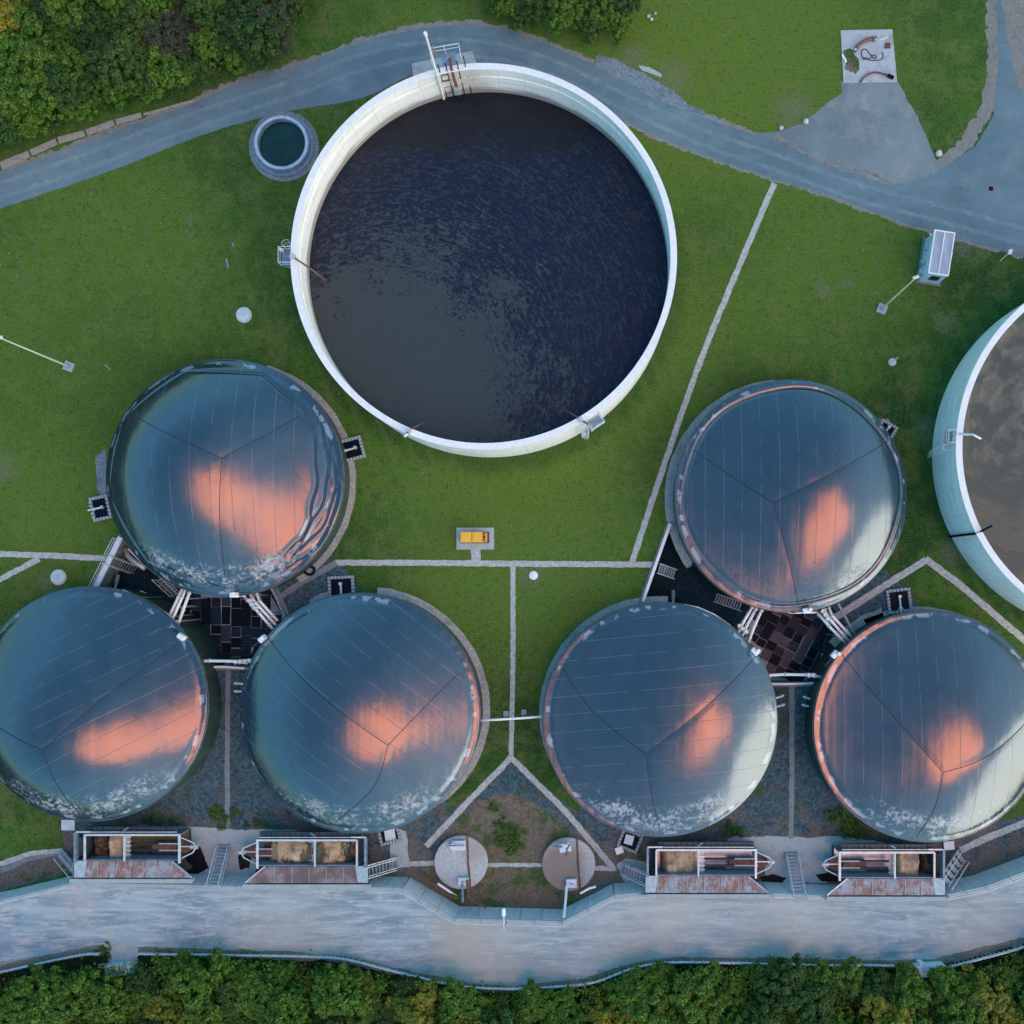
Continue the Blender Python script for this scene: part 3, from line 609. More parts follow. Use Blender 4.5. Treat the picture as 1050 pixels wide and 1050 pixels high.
# ------------------------------------------------------------------ open slurry tanks
def tank(name, cx, cy, Ro, h, lz, label, liquid_mat, liquid_label, warm):
    c = W(cx, cy, 0); t = thing(name, label, 'tank', c)
    mt = mat_tank(name+'_wall', c.x, c.y, warm)
    mb = MB(); mb.lathe(c, [(Ro, -.3), (Ro, h-.35), (Ro+.06, h-.35), (Ro+.06, h), (Ro-.36, h), (Ro-.36, h-1.25), (Ro-.30, h-1.25), (Ro-.30, h-1.5), (Ro-.42, h-1.5), (Ro-.42, -.3)], 192)
    mb.build('wall', mt, t)
    q = MB(); q.lathe(c, [(Ro-.52, h+.012), (Ro+.10, h+.012), (Ro+.10, h-.02)], 192); q.build('rim', 'white', t)
    s = MB(); s.lathe((c.x, c.y, 0), [(.01, lz), (Ro*.3, lz), (Ro*.6, lz), (Ro-.43, lz)], 160)
    tag(s.build('slurry', liquid_mat, loc=(c.x, c.y, lz)), liquid_label, 'slurry')
    return t, c
T1, TC1 = tank('slurry_tank', 503, 285, 18.4, 6.0, 1.9, 'large round open concrete tank holding dark rippled liquid, beside the bend of the upper road', mat_slurry_dark(), 'dark navy rippled liquid with grey flecks filling the large open tank', True)
T2, TC2 = tank('slurry_tank', 1134.8, 469, 17.9, 6.0, 3.6, 'round open white walled tank cut off by the right edge of the picture', mat_slurry_brown(), 'brown scummy liquid with swirls in the tank at the right edge', False)
# small well
c = W(291, 150, 0); t = thing('round_well', 'small round concrete well of dark green water between road and large tank', 'well', c)
MB().lathe(c, [(3.15, 0), (3.15, .2), (2.85, .2), (2.80, .75), (2.40, .75), (2.35, -.6)], 72).build('wall', 'bluesteel', t)
MB().lathe(c, [(2.46, .77), (2.72, .77), (2.72, .74)], 72).build('rim', 'galv', t)
M['greenwater'] = mat_plain('dark_green_water', (.004, .030, .024), .12, var=.3, scale=.6)
tag(MB().lathe(c, [(.01, .25), (1.2, .25), (2.38, .25)], 60).build('water', 'greenwater', loc=(c.x, c.y, -.1)), 'still dark green water inside the small round well', 'water')
MB().lathe(c, [(2.9, .03), (3.5, .03), (3.6, .0)], 48).build('gravel_ring', 'blue_gravel')['kind'] = 'structure'

def railing(mb, pts, h=1.0, r=.035, step=1.6, mid=True):
    pts = [Vector(p) for p in pts]; up = Vector((0, 0, h))
    mb.tube([p+up for p in pts], r, 6)
    if mid: mb.tube([p+up*.5 for p in pts], r*.7, 5)
    for i, p in enumerate(dens([tuple(q) for q in pts], step, False)): mb.tube([p, p+up], r*.8, 5)
def radial(c, px, py, z, inward=0.0):
    p = W(px, py, z); d = Vector((p.x-c.x, p.y-c.y, 0)).normalized(); return d, Vector((-d.y, d.x, 0))
def platform(c, Ro, ang, label, w=1.5, dpt=1.2, h=6.0, zp=4.8, ladder=True, side=1):
    d = Vector((math.cos(ang), math.sin(ang), 0)); s = Vector((-d.y, d.x, 0)); b = c+d*(Ro+.12)
    t = thing('service_platform', label, 'platform', Vector((b.x, b.y, 0)))
    MB().box(b+d*dpt/2+Vector((0, 0, zp)), (dpt, w, .06), ang).build('deck', 'bluesteel', t)
    mb = MB(); z = Vector((0, 0, zp))
    railing(mb, [b-s*w/2+z, b-s*w/2+d*dpt+z, b+s*w/2+d*dpt+z, b+s*w/2+z], 1.1, .05, 1.0); mb.build('railing', 'rail', t)
    mb = MB()
    for k in (-1, 1):
        a = b+d*dpt+s*(w/2-.1)*k; mb.beam(a+z, Vector((b.x, b.y, 0))+s*(w/2-.1)*k+Vector((0, 0, zp-1.4)), .07, .07)
    mb.each('bracket', 'rail', t)
    if ladder:
        lb = b+s*side*(w/2+.45)+d*.35; mb = MB()
        for k in (-.25, .25): mb.tube([lb+s*k, lb+s*k+Vector((0, 0, zp+1))], .035, 6)
        for i in range(18): mb.beam(lb-s*.25+Vector((0, 0, .2+i*.3)), lb+s*.25+Vector((0, 0, .2+i*.3)), .03, .03)
        mb.build('ladder', 'rail', t)
        mb = MB()
        for i in range(6):
            zc = Vector((0, 0, 2.3+i*.65)); mb.tube([lb+s*.35*math.cos(a)+d*(.05+.62*math.sin(a))+zc for a in [math.pi*j/8 for j in range(9)]], .025, 5)
        for a in (.25, .5, .75): q = lb+s*.35*math.cos(math.pi*a)+d*(.05+.62*math.sin(math.pi*a)); mb.tube([q+Vector((0, 0, 2.3)), q+Vector((0, 0, 5.6))], .02, 5)
        mb.build('safety_cage', 'rail', t)
    return t, b, d, s
def ang_of(c, px, py, z):
    p = W(px, py, z); return math.atan2(p.y-c.y, p.x-c.x)
def mixer(label, c, Ro, ang, mat='hose', skew=0.0, L=1.6, out=.8):
    d = Vector((math.cos(ang), math.sin(ang), 0)); s = Vector((-d.y, d.x, 0)); a = c+d*(Ro-.2)+Vector((0, 0, 6.0))
    t = thing('slurry_mixer', label, 'mixer', a)
    MB().tube([a+d*out-s*skew*out+Vector((0, 0, .5)), a+Vector((0, 0, .35)), a-d*L+s*skew*L+Vector((0, 0, -.6)), a-d*(L+.8)+s*skew*(L+.8)+Vector((0, 0, -2.2))], .09, 8).build('shaft', mat, t)
    MB().box(a+Vector((0, 0, .25)), (.5, .35, .5), ang).build('mount', 'galv', t)
    MB().tube([a+d*out-s*skew*out+Vector((0, 0, .35)), a+d*(out+.4)-s*skew*(out+.4)+Vector((0, 0, .45))], .16, 10).build('motor', 'galv', t)
a = ang_of(TC1, 290, 265, 4.8)
platform(TC1, 18.4, a, 'small railed platform with caged ladder on the left side of the large tank', side=-1)
mixer('thin rust coloured mixer shaft across the left rim of the large tank', TC1, 18.4, a+.02, skew=.6)
a = ang_of(TC1, 613, 438, 4.8)
platform(TC1, 18.4, a, 'small white railed platform on the lower right side of the large tank', side=-1, dpt=1.0)
mixer('reddish mixer shaft reaching over the lower right rim of the large tank', TC1, 18.4, a-.06, skew=-.4, L=1.2)
a = ang_of(TC1, 421, 441, 6); mixer('short brown mixer bracket on the lower left rim of the large tank', TC1, 18.4, a, 'rustbrown', .3, .8, .3)
# mast and filling gear at the top of the large tank
a = ang_of(TC1, 463, 76, 6); d = Vector((math.cos(a), math.sin(a), 0)); s = Vector((d.y, -d.x, 0)); b = TC1+d*18.3
p0 = W(455, 101, 1.95); p1 = W(436.5, 35.5, 12.1)
t = thing('mast', 'tall white mast standing at the top of the large tank and reaching over the road', 'mast', Vector((p0.x, p0.y, 1.5)))
MB().tube([p0+Vector((0, 0, -.5)), p0.lerp(p1, .5), p1], [.12, .11, .10], 10).build('pole', 'pipe', t)
MB().box(p0.lerp(p1, .78)+Vector((.35, 0, 0)), (.18, .12, 1.1)).build('marker_strip', 'rust', t)
MB().tube([p1+Vector((0, 0, -.1)), p1+Vector((0, 0, .25))], .16, 10).build('cap', 'white', t)
t = thing('agitator_station', 'rusty mixer frame and rails hanging over the top rim of the large tank', 'mixer', Vector((b.x, b.y, 1.5)))
mb = MB()
for k in (-1.05, -.35, .75): mb.beam(b+s*k-d*.35+Vector((0, 0, 1.7)), b+s*k-d*.2+Vector((0, 0, 7.2)), .10, .10)
for k in (1.45,): mb.beam(b+s*k-d*.45+Vector((0, 0, 1.8)), b+s*k+Vector((0, 0, 7.5)), .09, .09)
mb.each('guide_rail', 'darksteel', t)
mb = MB()
for z in (2.6, 3.6, 4.6, 5.6): mb.beam(b-s*1.05-d*.32+Vector((0, 0, z)), b-s*.35-d*.32+Vector((0, 0, z)), .08, .08)
mb.each('rung', 'rustbrown', t)
MB().tube([b+s*.2-d*.5+Vector((0, 0, 2.1)), b+s*.15-d*.4+Vector((0, 0, 4)), b+s*.1-d*.2+Vector((0, 0, 6.3)), b+s*.1+d*.6+Vector((0, 0, 6.5)), b+s*.1+d*.7+Vector((0, 0, .2))], .13, 8).build('filling_pipe', 'rustbrown', t)
MB().box(b+s*.2-d*.6+Vector((0, 0, 3.2)), (.5, .7, .8), a).build('motor', 'galv', t)
mb = MB(); railing(mb, [b-s*1.6+d*.3+Vector((0, 0, 6)), b-s*1.6+d*1.5+Vector((0, 0, 6)), b+s*1.2+d*1.5+Vector((0, 0, 6)), b+s*1.2+d*.3+Vector((0, 0, 6))], 1.1, .05, 1.1); mb.build('railing', 'rail', t)
MB().box(b+d*.9+Vector((0, 0, 5.95)), (1.2, 1.4, .06), a).build('deck', 'bluesteel', t)
# right tank gear
a = ang_of(TC2, 975, 451, 4)
t, b, d, s = platform(TC2, 17.9, a, 'galvanised ladder and landing on the left wall of the right hand tank', side=1, dpt=.7, w=1.2, zp=4.9)
mb = MB()
mb.tube([b-s*.1+Vector((0, 0, 6.6)), b-d*1.2-s*.1+Vector((0, 0, 6.9)), b-d*2.1+s*.2+Vector((0, 0, 6.6))], .12, 8)
tag(mb.build('filling_pipe', 'galv', loc=(b.x, b.y, 6)), 'bent pale pipe arm over the left rim of the right hand tank', 'pipe')
a = ang_of(TC2, 986, 549, 3); d = Vector((math.cos(a), math.sin(a), 0)); b = TC2+d*18.05
tag(MB().tube([b+Vector((0, 0, 0)), b+Vector((0, 0, 5.9)), b-d*.5+Vector((0, 0, 6.35)), b-d*1.6+Vector((0, 0, 6.3))], .12, 8).build('rising_pipe', 'black', loc=(b.x, b.y, 0)), 'black pipe climbing the left wall of the right hand tank', 'pipe')

# ------------------------------------------------------------------ digesters
ZE = 3.0
CAM = Vector((NX, NY, H))
DG = []
def digester(cx, cy, rpx, junction, arms, ang, patch, seed, residue, label, fold=0, PH=.34, pitch=1.75, seam_deep=.022):
    kx = (H-ZE)/H; c = W(cx, cy, ZE); c.z = 0; Rr = rpx*.1*kx
    t = thing('digester', label, 'digester', Vector((c.x, c.y, 0)), 'domed digesters of the plant')
    # tilt of the slack membrane that sends the evening cloud to where the photograph shows it
    pp = W(patch[0], patch[1], ZE+2.5); u = (pp.x-c.x)/Rr; v = (pp.y-c.y)/Rr
    vd = (CAM-pp).normalized(); nrm = (vd+CLOUD_DIR).normalized(); sx, sy = -nrm.x/nrm.z, -nrm.y/nrm.z
    q = 1-u*u-v*v
    A = np.array([[q-2*u*u, -2*u*v], [-2*u*v, q-2*v*v]]); ax, ay = np.linalg.solve(A, [sx+2*PH*u, sy+2*PH*v])
    k = min(1.0, .92*PH/max(1e-6, math.hypot(ax, ay))); ax *= k; ay *= k
    arms_w = []
    J = W(junction[0], junction[1], ZE+3.5)
    for arm in arms: arms_w.append([(J.x, J.y)]+[(W(p[0], p[1], ZE+(.3 if i == len(arm)-1 else 2.0)).x, W(p[0], p[1], ZE+(.3 if i == len(arm)-1 else 2.0)).y) for i, p in enumerate(arm)])
    segs = np.array([[a[i][0], a[i][1], a[i+1][0], a[i+1][1]] for a in arms_w for i in range(len(a)-1)])
    def height(X, Y):
        u = (X-c.x)/Rr; v = (Y-c.y)/Rr; r2 = np.minimum(u*u+v*v, 1.0); r = np.sqrt(r2); th = np.arctan2(v, u)
        h = Rr*(PH*(1-r2)+(ax*u+ay*v)*(1-r2))
        # shallow crease along each seam
        dmin = np.full(np.shape(X), 99.0)
        for x0, y0, x1, y1 in segs:
            dx, dy = x1-x0, y1-y0; L2 = dx*dx+dy*dy; tt = np.clip(((X-x0)*dx+(Y-y0)*dy)/L2, 0, 1)
            dmin = np.minimum(dmin, np.hypot(X-x0-tt*dx, Y-y0-tt*dy))
        h = h-seam_deep*np.exp(-(dmin/.35)**2)*(1-r2)
        h = h+.02*np.sin(u*9+seed)*np.sin(v*8-seed)*(1-r2)
        # gathers near the clamped rim
        e = np.exp(-((r-.955)/.025)**2)
        h = h-.05*e+.010*np.exp(-((r-.97)/.03)**2)*np.sin(th*46+3*np.sin(th*5+seed))
        if fold == 1:   # heavy loose folds low on the right side
            w = np.exp(-((np.mod(th-R(-22)+math.pi, 2*math.pi)-math.pi)/1.0)**2)
            for rc, am, wd_ in ((.80, .10, .022), (.855, .09, .018), (.905, .08, .016), (.945, .06, .014)):
                rr = rc+.035*np.sin(th*4.3+rc*30)*.8+.012*np.sin(th*13+rc*50)
                h = h-am*w*np.exp(-((r-rr)/wd_)**2)+am*.6*w*np.exp(-((r-rr-.026)/(wd_*.9))**2)
            poly = .93*math.cos(math.pi/9)/np.cos(np.mod(th+.2, 2*math.pi/9)-math.pi/9)
            h = h-.14*np.exp(-((r-poly*1.0)/.014)**2)*(1-w*.7)
        if fold == 2:   # one deep groove following the rim
            g_ = .925+.01*np.sin(th*6); h = h-.16*np.exp(-((r-g_)/.016)**2)+.05*np.exp(-((r-g_-.025)/.015)**2)
        lim = np.clip((1-r)/.012, 0, 1)
        return ZE+np.maximum(h, 0.0)*lim
    nr, na = 110, 288
    rad = 1-(1-np.linspace(0, 1, nr+1)[1:])**1.25; th = np.linspace(0, 2*math.pi, na, endpoint=False)
    X = c.x+np.outer(rad, np.cos(th))*Rr; Y = c.y+np.outer(rad, np.sin(th))*Rr; Z = height(X, Y)
    vs = [(c.x, c.y, float(height(np.array(c.x), np.array(c.y))))]+list(zip(X.ravel(), Y.ravel(), Z.ravel()))
    f = [(0, 1+k, 1+(k+1) % na) for k in range(na)]
    f += [(1+i*na+k, 1+(i+1)*na+k, 1+(i+1)*na+(k+1) % na, 1+i*na+(k+1) % na) for i in range(nr-1) for k in range(na)]
    base = 1+(nr-1)*na; k0 = len(vs)
    vs += [(c.x+math.cos(a)*(Rr+.04), c.y+math.sin(a)*(Rr+.04), ZE-.35) for a in th]
    f += [(base+k, k0+k, k0+(k+1) % na, base+(k+1) % na) for k in range(na)]
    mb = MB(); mb.add(vs, f)
    mm = mat_membrane('membrane', ang, Rr, seed, residue, pitch=pitch)
    dome = mb.build('membrane', mm, t, smooth=True)
    MB().lathe(c, [(Rr-.12, ZE-.1), (Rr-.12, ZP-.2)], 144).build('wall', 'wallgreen', t)
    mb = MB(); mb.lathe(c, [(Rr-.02, ZE-.36), (Rr+.09, ZE-.36), (Rr+.09, ZE-.24), (Rr-.02, ZE-.24)], 144); mb.build('clamp_ring', 'clamp', t)
    for a in arms_w:
        P = curve([(p[0], p[1], 0) for p in a], 14); P = [Vector((p.x, p.y, float(height(np.array(p.x), np.array(p.y)))+.015)) for p in P]
        MB().tube(P, .032, 6).build('seam', 'seam', t)
    # small patches and scuffs
    DG.append((c, Rr, t, height))
    return t
digester(230, 490, 121.5, (228, 470), [[(180, 447), (134, 423)], [(268, 449), (309, 427)], [(230, 530), (234, 590)]], 0, (226, 514), 1.3, 1.2,
         'upper left domed digester, slack grey blue cover heavily folded on its right side', fold=1, PH=.34)
digester(811, 508.5, 119, (797, 514), [[(752, 487), (712, 461)], [(856, 484), (913, 451)], [(808, 565), (820, 624)]], 0, (851, 541), 2.1, .15,
         'upper right domed digester, near the tank cut by the right edge', fold=2, PH=.20)
digester(368.5, 731.5, 123, (396, 766), [[(330, 709), (274, 654)], [(440, 720), (471, 690)], [(384, 806), (345, 842)]], R(-52), (388, 758), 3.7, 1.0,
         'lower domed digester just left of the middle path, with slanting weld lines', PH=.29)
digester(677, 738, 120, (664, 778), [[(608, 732), (577, 685)], [(720, 728), (779, 670)], [(668, 812), (677, 854)]], R(84), (735, 752), 4.4, 1.3,
         'lower domed digester just right of the middle path, white flakes along its upper rim', PH=.16)
digester(92, 722, 120, (50, 768), [[(0, 738), (-26, 720)], [(120, 706), (183, 659)], [(68, 805), (88, 839)]], R(62), (108, 770), 5.2, 1.2,
         'domed digester cut by the left edge, grey cover with chalky marks low down', PH=.33)
digester(953, 745, 118.5, (972, 795), [[(918, 735), (862, 669)], [(1010, 774), (1060, 728)], [(960, 830), (940, 858)]], 0, (1000, 782), 6.9, 1.4,
         'rightmost lower domed digester, cover with a wide chalky tide mark', PH=.20)
# pale gravel rings round the digester feet
def ring(i, a0, a1, w0=.0, w1=.55):
    c, Rr, t, _ = DG[i]; n = 60; inn, outp = [], []
    for k in range(n+1):
        a = R(a0+(a1-a0)*k/n); d = Vector((math.cos(a), math.sin(a), 0)); wob = .09*noise.noise(Vector((a*9, i, 0)))
        inn.append(c+d*(Rr+w0-.1)); outp.append(c+d*(Rr+w1+wob))
    mb = MB(); vs = [Vector((p.x, p.y, zg(p.x, p.y)+.05)) for p in inn+outp]
    mb.add(vs, [(k, k+1, n+2+k, n+1+k) for k in range(n)]); o = mb.build('gravel_ring', 'ring_gravel'); o['kind'] = 'structure'
ring(0, -58, 75); ring(1, 95, 215, 0, .75); ring(1, -55, -20, 0, .4); ring(2, -55, 85, 0, .65); ring(3, 85, 225, 0, .6); ring(5, 10, 120, 0, .35)
ring(2, 100, 118, 0, .8); ring(5, 108, 138, 0, .8)

# small fittings on the digester rims
def vent_box(px, py, label, rz=0, g='overpressure boxes on the digester rims'):
    p = W(px, py, ZE+.3); t = thing('pressure_relief_box', label, 'relief valve', Vector((p.x, p.y, ZE-.3)), g)
    b = Vector((p.x, p.y, ZE-.3))
    mb = MB(); mb.box(b+Vector((0, 0, .5)), (.8, .5, .6), R(rz)); mb.build('housing', 'white', t, bevel=.05)
    MB().cyl(b+Vector((.25, .1, .8)), .18, .55, 14).build('stack', 'pipe', t)
    d = Vector((math.cos(R(rz)), math.sin(R(rz)), 0)); MB().tube([b+Vector((0, 0, .6))-d*.4, b+Vector((0, 0, .62))-d*1.5], .05, 6).build('pipe', 'darksteel', t)
vent_box(186, 653, 'white relief valve box on the right rim of the leftmost lower digester', -35)
vent_box(269, 655, 'white relief valve box on the left rim of the digester left of the central lawn', 40)
vent_box(240, 610, 'white relief valve box at the foot of the upper left digester', 180)
vent_box(774, 668, 'white relief valve box at the upper right of the digester right of the path', -50)
vent_box(856, 671, 'white relief valve box on the upper left rim of the lower right digester', 50)
vent_box(827, 626, 'white relief valve box at the foot of the upper right digester', 10)

# ------------------------------------------------------------------ pipework in the pits
def P3(px, py, z): return W(px, py, z)
def pipe_run(pts, r, label, z=1.6, drop=True, mat='pipe', flanges=True, group=None):
    P = [P3(p[0], p[1], p[2] if len(p) > 2 else z) for p in pts]
    t = thing('gas_pipe', label, 'pipe', Vector((P[0].x, P[0].y, ZP)), group)
    MB().tube(P, r, 10).build('pipe', mat, t, smooth=True)
    if flanges:
        mb = MB(); L = len(P)
        for f in (.12, .5, .86):
            k = f*(L-1); i = min(int(k), L-2); q = P[i].lerp(P[i+1], k-i); d = (P[i+1]-P[i]).normalized()*.05; mb.tube([q-d, q+d], r*1.6, 12)
        mb.each('flange', 'galv', t)
    mb = MB()
    for f in (.25, .8):
        k = f*(len(P)-1); i = min(int(k), len(P)-2); q = P[i].lerp(P[i+1], k-i); mb.beam(Vector((q.x, q.y, ZP)), q, .10, .10)
    mb.each('support', 'galv', t)
    return t
def bundle(lines, where, r=.15):
    for i, l in enumerate(lines): pipe_run(l, r, ('left', 'middle', 'right')[i]+' white pipe of the sloping trio '+where, group='white pipe trios in the pits')
bundle([[(188, 602, 1.6), (175, 629, 1.5), (170, 637, 1.2), (168, 640, -.5)], [(191.5, 602, 1.7), (179, 630, 1.6), (174, 639, 1.2), (172, 643, -.5)], [(196, 603, 1.8), (188, 625, 1.7), (181, 645, 1.5)]], 'between the two left digesters')
bundle([[(250, 611, 1.8), (266, 629, 1.7), (280, 645, 1.6)], [(254, 606, 1.7), (262, 618, 1.7), (283, 641, 1.6)], [(262, 605, 1.6), (266, 616, 1.6), (285, 637, 1.5)]], 'below the right foot of the upper left digester')
bundle([[(774, 618, 1.6), (762, 638, 1.6), (757, 649, 1.5)], [(778, 619, 1.7), (766, 641, 1.6), (761, 652, 1.5)], [(783, 621, 1.8), (774, 641, 1.7), (767, 659, 1.6)]], 'left of the mats in the right pit')
bundle([[(836, 626, 1.7), (850, 642, 1.7), (867, 659.5, 1.6)], [(844, 622, 1.6), (850, 634, 1.6), (870, 657, 1.6)], [(849, 621, 1.5), (853, 631, 1.6), (873, 653, 1.5)]], 'right of the mats in the right pit')
pipe_run([(199, 680, -1), (201, 678, 1.4), (215, 677.5, 1.5), (240, 678, 1.5), (254, 680, 1.4)], .15, 'horizontal white pipe across the lower edge of the left pit')
pipe_run([(788, 694, -1), (790, 692, 1.4), (805, 691.5, 1.5), (830, 692, 1.5), (843, 694.5, 1.4)], .15, 'horizontal white pipe across the lower edge of the right pit')
pipe_run([(126, 605, 2.2), (143, 613, 2.2), (160, 622, 2.2), (172, 630, 2.2), (183, 641, 2.1)], .09, 'curved white pipe following the rim of the leftmost lower digester', flanges=False)
pipe_run([(172, 595, 2.2), (187, 601.5, 2.2), (203, 607, 2.2), (222, 610.5, 2.2), (252, 611, 2.2)], .08, 'curved white pipe along the lower rim of the upper left digester', flanges=False)
pipe_run([(726, 591, 2.2), (738, 602, 2.2), (754, 611, 2.2), (770, 618, 2.2), (790, 624, 2.2), (812, 628.5, 2.2), (836, 628, 2.2)], .09, 'curved white pipe along the lower left rim of the upper right digester', flanges=False)
pipe_run([(701, 620, 2.2), (716, 623, 2.2), (732, 630, 2.2), (748, 641, 2.2), (759, 652, 2.2)], .09, 'curved white pipe following the upper right rim of the digester right of the lawn', flanges=False)
def valve(px, py, z, label, rz=0, n=3):
    p = P3(px, py, z); t = thing('valve_set', label, 'valve', Vector((p.x, p.y, z-.6)), 'valves on the pit pipes')
    d = Vector((math.cos(R(rz)), math.sin(R(rz)), 0)); s = Vector((-d.y, d.x, 0))
    mb = MB()
    for i in range(n): mb.tube([p+d*(i*.45-.5)+Vector((0, 0, -.25)), p+d*(i*.45-.5)+Vector((0, 0, .3))], .17, 10)
    mb.build('valve_body', 'white', t)
    mb = MB()
    for i in range(n):
        q = p+d*(i*.45-.5)+Vector((0, 0, .42)); mb.tube([q+s*.22*math.cos(a)+d*.22*math.sin(a) for a in [2*math.pi*k/12 for k in range(13)]], .03, 5, cap=False)
    mb.build('hand_wheel', 'galv', t)
valve(248, 678, 1.7, 'cluster of white valves at the right end of the horizontal pipe in the left pit', 5, 4)
valve(177, 635, 1.8, 'white valves on the pipe trio beside the leftmost lower digester', -40)
valve(260, 620, 1.9, 'white valves on the pipe trio below the upper left digester', -55)
valve(762, 645, 1.8, 'white valves on the pipe trio left of the right pit mats', -40)
valve(846, 631, 1.9, 'white valves on the pipe trio right of the right pit mats', -55)
valve(834, 692, 1.7, 'white valves on the horizontal pipe in the right pit', 0, 2)
def stub(px, py, label, rz=0):
    p = D(px, py, .9); d = Vector((math.cos(R(rz)), math.sin(R(rz)), 0)); z = zg(p.x, p.y)
    t = thing('pipe_stub', label, 'pipe stub', Vector((p.x, p.y, z)), 'pipe stubs through the digester walls')
    MB().tube([p-d*.6, p+d*.6], .10, 8).build('pipe', 'pipe', t); MB().tube([p+d*.28, p+d*.38], .20, 12).each('flange', 'galv', t)
for (px, py, rz, w) in ((213, 700, 10, 'upper stub on the left side of the left alley'), (213, 709, 8, 'lower stub on the left side of the left alley'), (246, 701, 175, 'upper stub on the right side of the left alley'), (246, 709, 178, 'lower stub on the right side of the left alley'),
                        (798, 715, 20, 'upper stub on the left side of the right alley'), (799, 724, 18, 'lower stub on the left side of the right alley'), (829, 716, 162, 'upper stub on the right side of the right alley'), (828, 724, 165, 'lower stub on the right side of the right alley')):
    stub(px, py, 'short white flanged pipe, the '+w, rz)
# rubber mats on the pit floors
def mats(rot, ox, oy, poly, seed, where):
    rnd = random.Random(seed); cells = []; a = R(rot); d = Vector((math.cos(a), math.sin(a), 0)); s = Vector((-d.y, d.x, 0)); base = W(ox, oy, ZP)
    P = [W(p[0], p[1], ZP).to_2d() for p in poly]
    def ins(p):
        c_ = False
        for i in range(len(P)):
            A, B = P[i], P[i-1]
            if (A.y > p.y) != (B.y > p.y) and p.x < (B.x-A.x)*(p.y-A.y)/(B.y-A.y)+A.x: c_ = not c_
        return c_
    first = None
    for i in range(-5, 6):
        y = rnd.uniform(-.5, .5)-9
        while y < 9:
            h = rnd.choice((.95, 1.0, 1.15, 1.9)); c_ = base+d*(i*1.06)+s*(y+h/2)
            if ins(c_.to_2d()):
                mb = MB(); mb.box(c_+Vector((0, 0, .05+rnd.random()*.03)), (1.045-(rnd.random()**3)*.16, h-.012-(rnd.random()**3)*.14, .05), a+R(rnd.uniform(-1.2, 1.2)))
                sh = rnd.random(); mat = 'black' if sh < .55 else ('mat_blue' if sh < .85 else 'mat_grey')
                tag(mb.build('rubber_mat', mat, loc=(c_.x, c_.y, ZP)), {'black': 'black', 'mat_blue': 'blue black', 'mat_grey': 'slate grey'}[mat]+' rubber mat laid on the floor of the '+where, 'mat', 'rubber mats on the '+where+' floor, '+mat.replace('mat_', ''))
            y += h
M['mat_blue'] = mat_plain('blue_black_rubber', (.004, .022, .044), .5, var=.3, scale=1, spec=.2); M['mat_grey'] = mat_plain('slate_rubber', (.008, .034, .060), .5, var=.3, scale=1)
sheet('pit_slab', [(188, 608), (275, 606), (292, 634), (262, 660), (254, 681), (206, 682), (196, 655), (181, 634)], 'concrete', .015, level=ZP)
sheet('pit_slab', [(776, 622), (852, 624), (868, 650), (848, 676), (843, 698), (790, 698), (776, 665), (764, 655)], 'concrete', .015, level=ZP)
mats(0, 232, 645, [(188, 608), (275, 606), (290, 634), (262, 660), (254, 681), (206, 682), (196, 655), (181, 634)], 3, 'left pit')
mats(-28, 815, 660, [(776, 622), (852, 624), (868, 650), (848, 676), (843, 698), (790, 698), (776, 665), (764, 655)], 5, 'right pit')
# pit edges: kerbs and railings
def kerb(pts, label, mat='white', w=.22, h=.18):
    P = [D(p[0], p[1]) for p in pts]; c_ = sum(P, Vector())/len(P); mb = MB()
    for a, b in zip(P[:-1], P[1:]): mb.beam(a+Vector((0, 0, h/2+.13)), b+Vector((0, 0, h/2+.13)), w, h)
    tag(mb.build('edge_kerb', mat, loc=(c_.x, c_.y, c_.z)), label, 'kerb')
kerb([(208, 684), (230, 683.5), (252, 685)], 'white edge beam between the left pit and the alley')
kerb([(790, 701), (814, 701), (838, 700)], 'white edge beam between the right pit and the alley')
kerb([(687, 537), (659, 617)], 'long straight white wall top on the left side of the right pit', w=.3)
kerb([(125, 551), (99, 603)], 'pale blue wall top on the left side of the left pit', 'bluewhite', w=.5)
def fence(pts, label, h=1.0, mat='rail', step=1.5, cat='railing', level=None, r=.035):
    P = [D(p[0], p[1]) if level is None else W(p[0], p[1], level) for p in pts]; c_ = P[0]
    t = thing('railing', label, cat, Vector(c_)); up = Vector((0, 0, h))
    MB().tube([p+up for p in P], r, 6).build('top_rail', mat, t); MB().tube([p+up*.5 for p in P], r*.75, 5).build('middle_rail', mat, t)
    for p in dens([tuple(q) for q in P], step, False): MB().tube([p, p+up], r*.9, 6).build('post', mat, t)
fence([(121, 552), (112, 569)], 'double railing beside the left pit, above its stair', level=0)
fence([(109, 577), (96, 602)], 'double railing beside the left pit, below its stair', level=0)
fence([(281, 602), (296, 634)], 'thin railing on the right edge of the left pit')
fence([(857, 619), (874, 650)], 'thin railing on the right edge of the right pit')
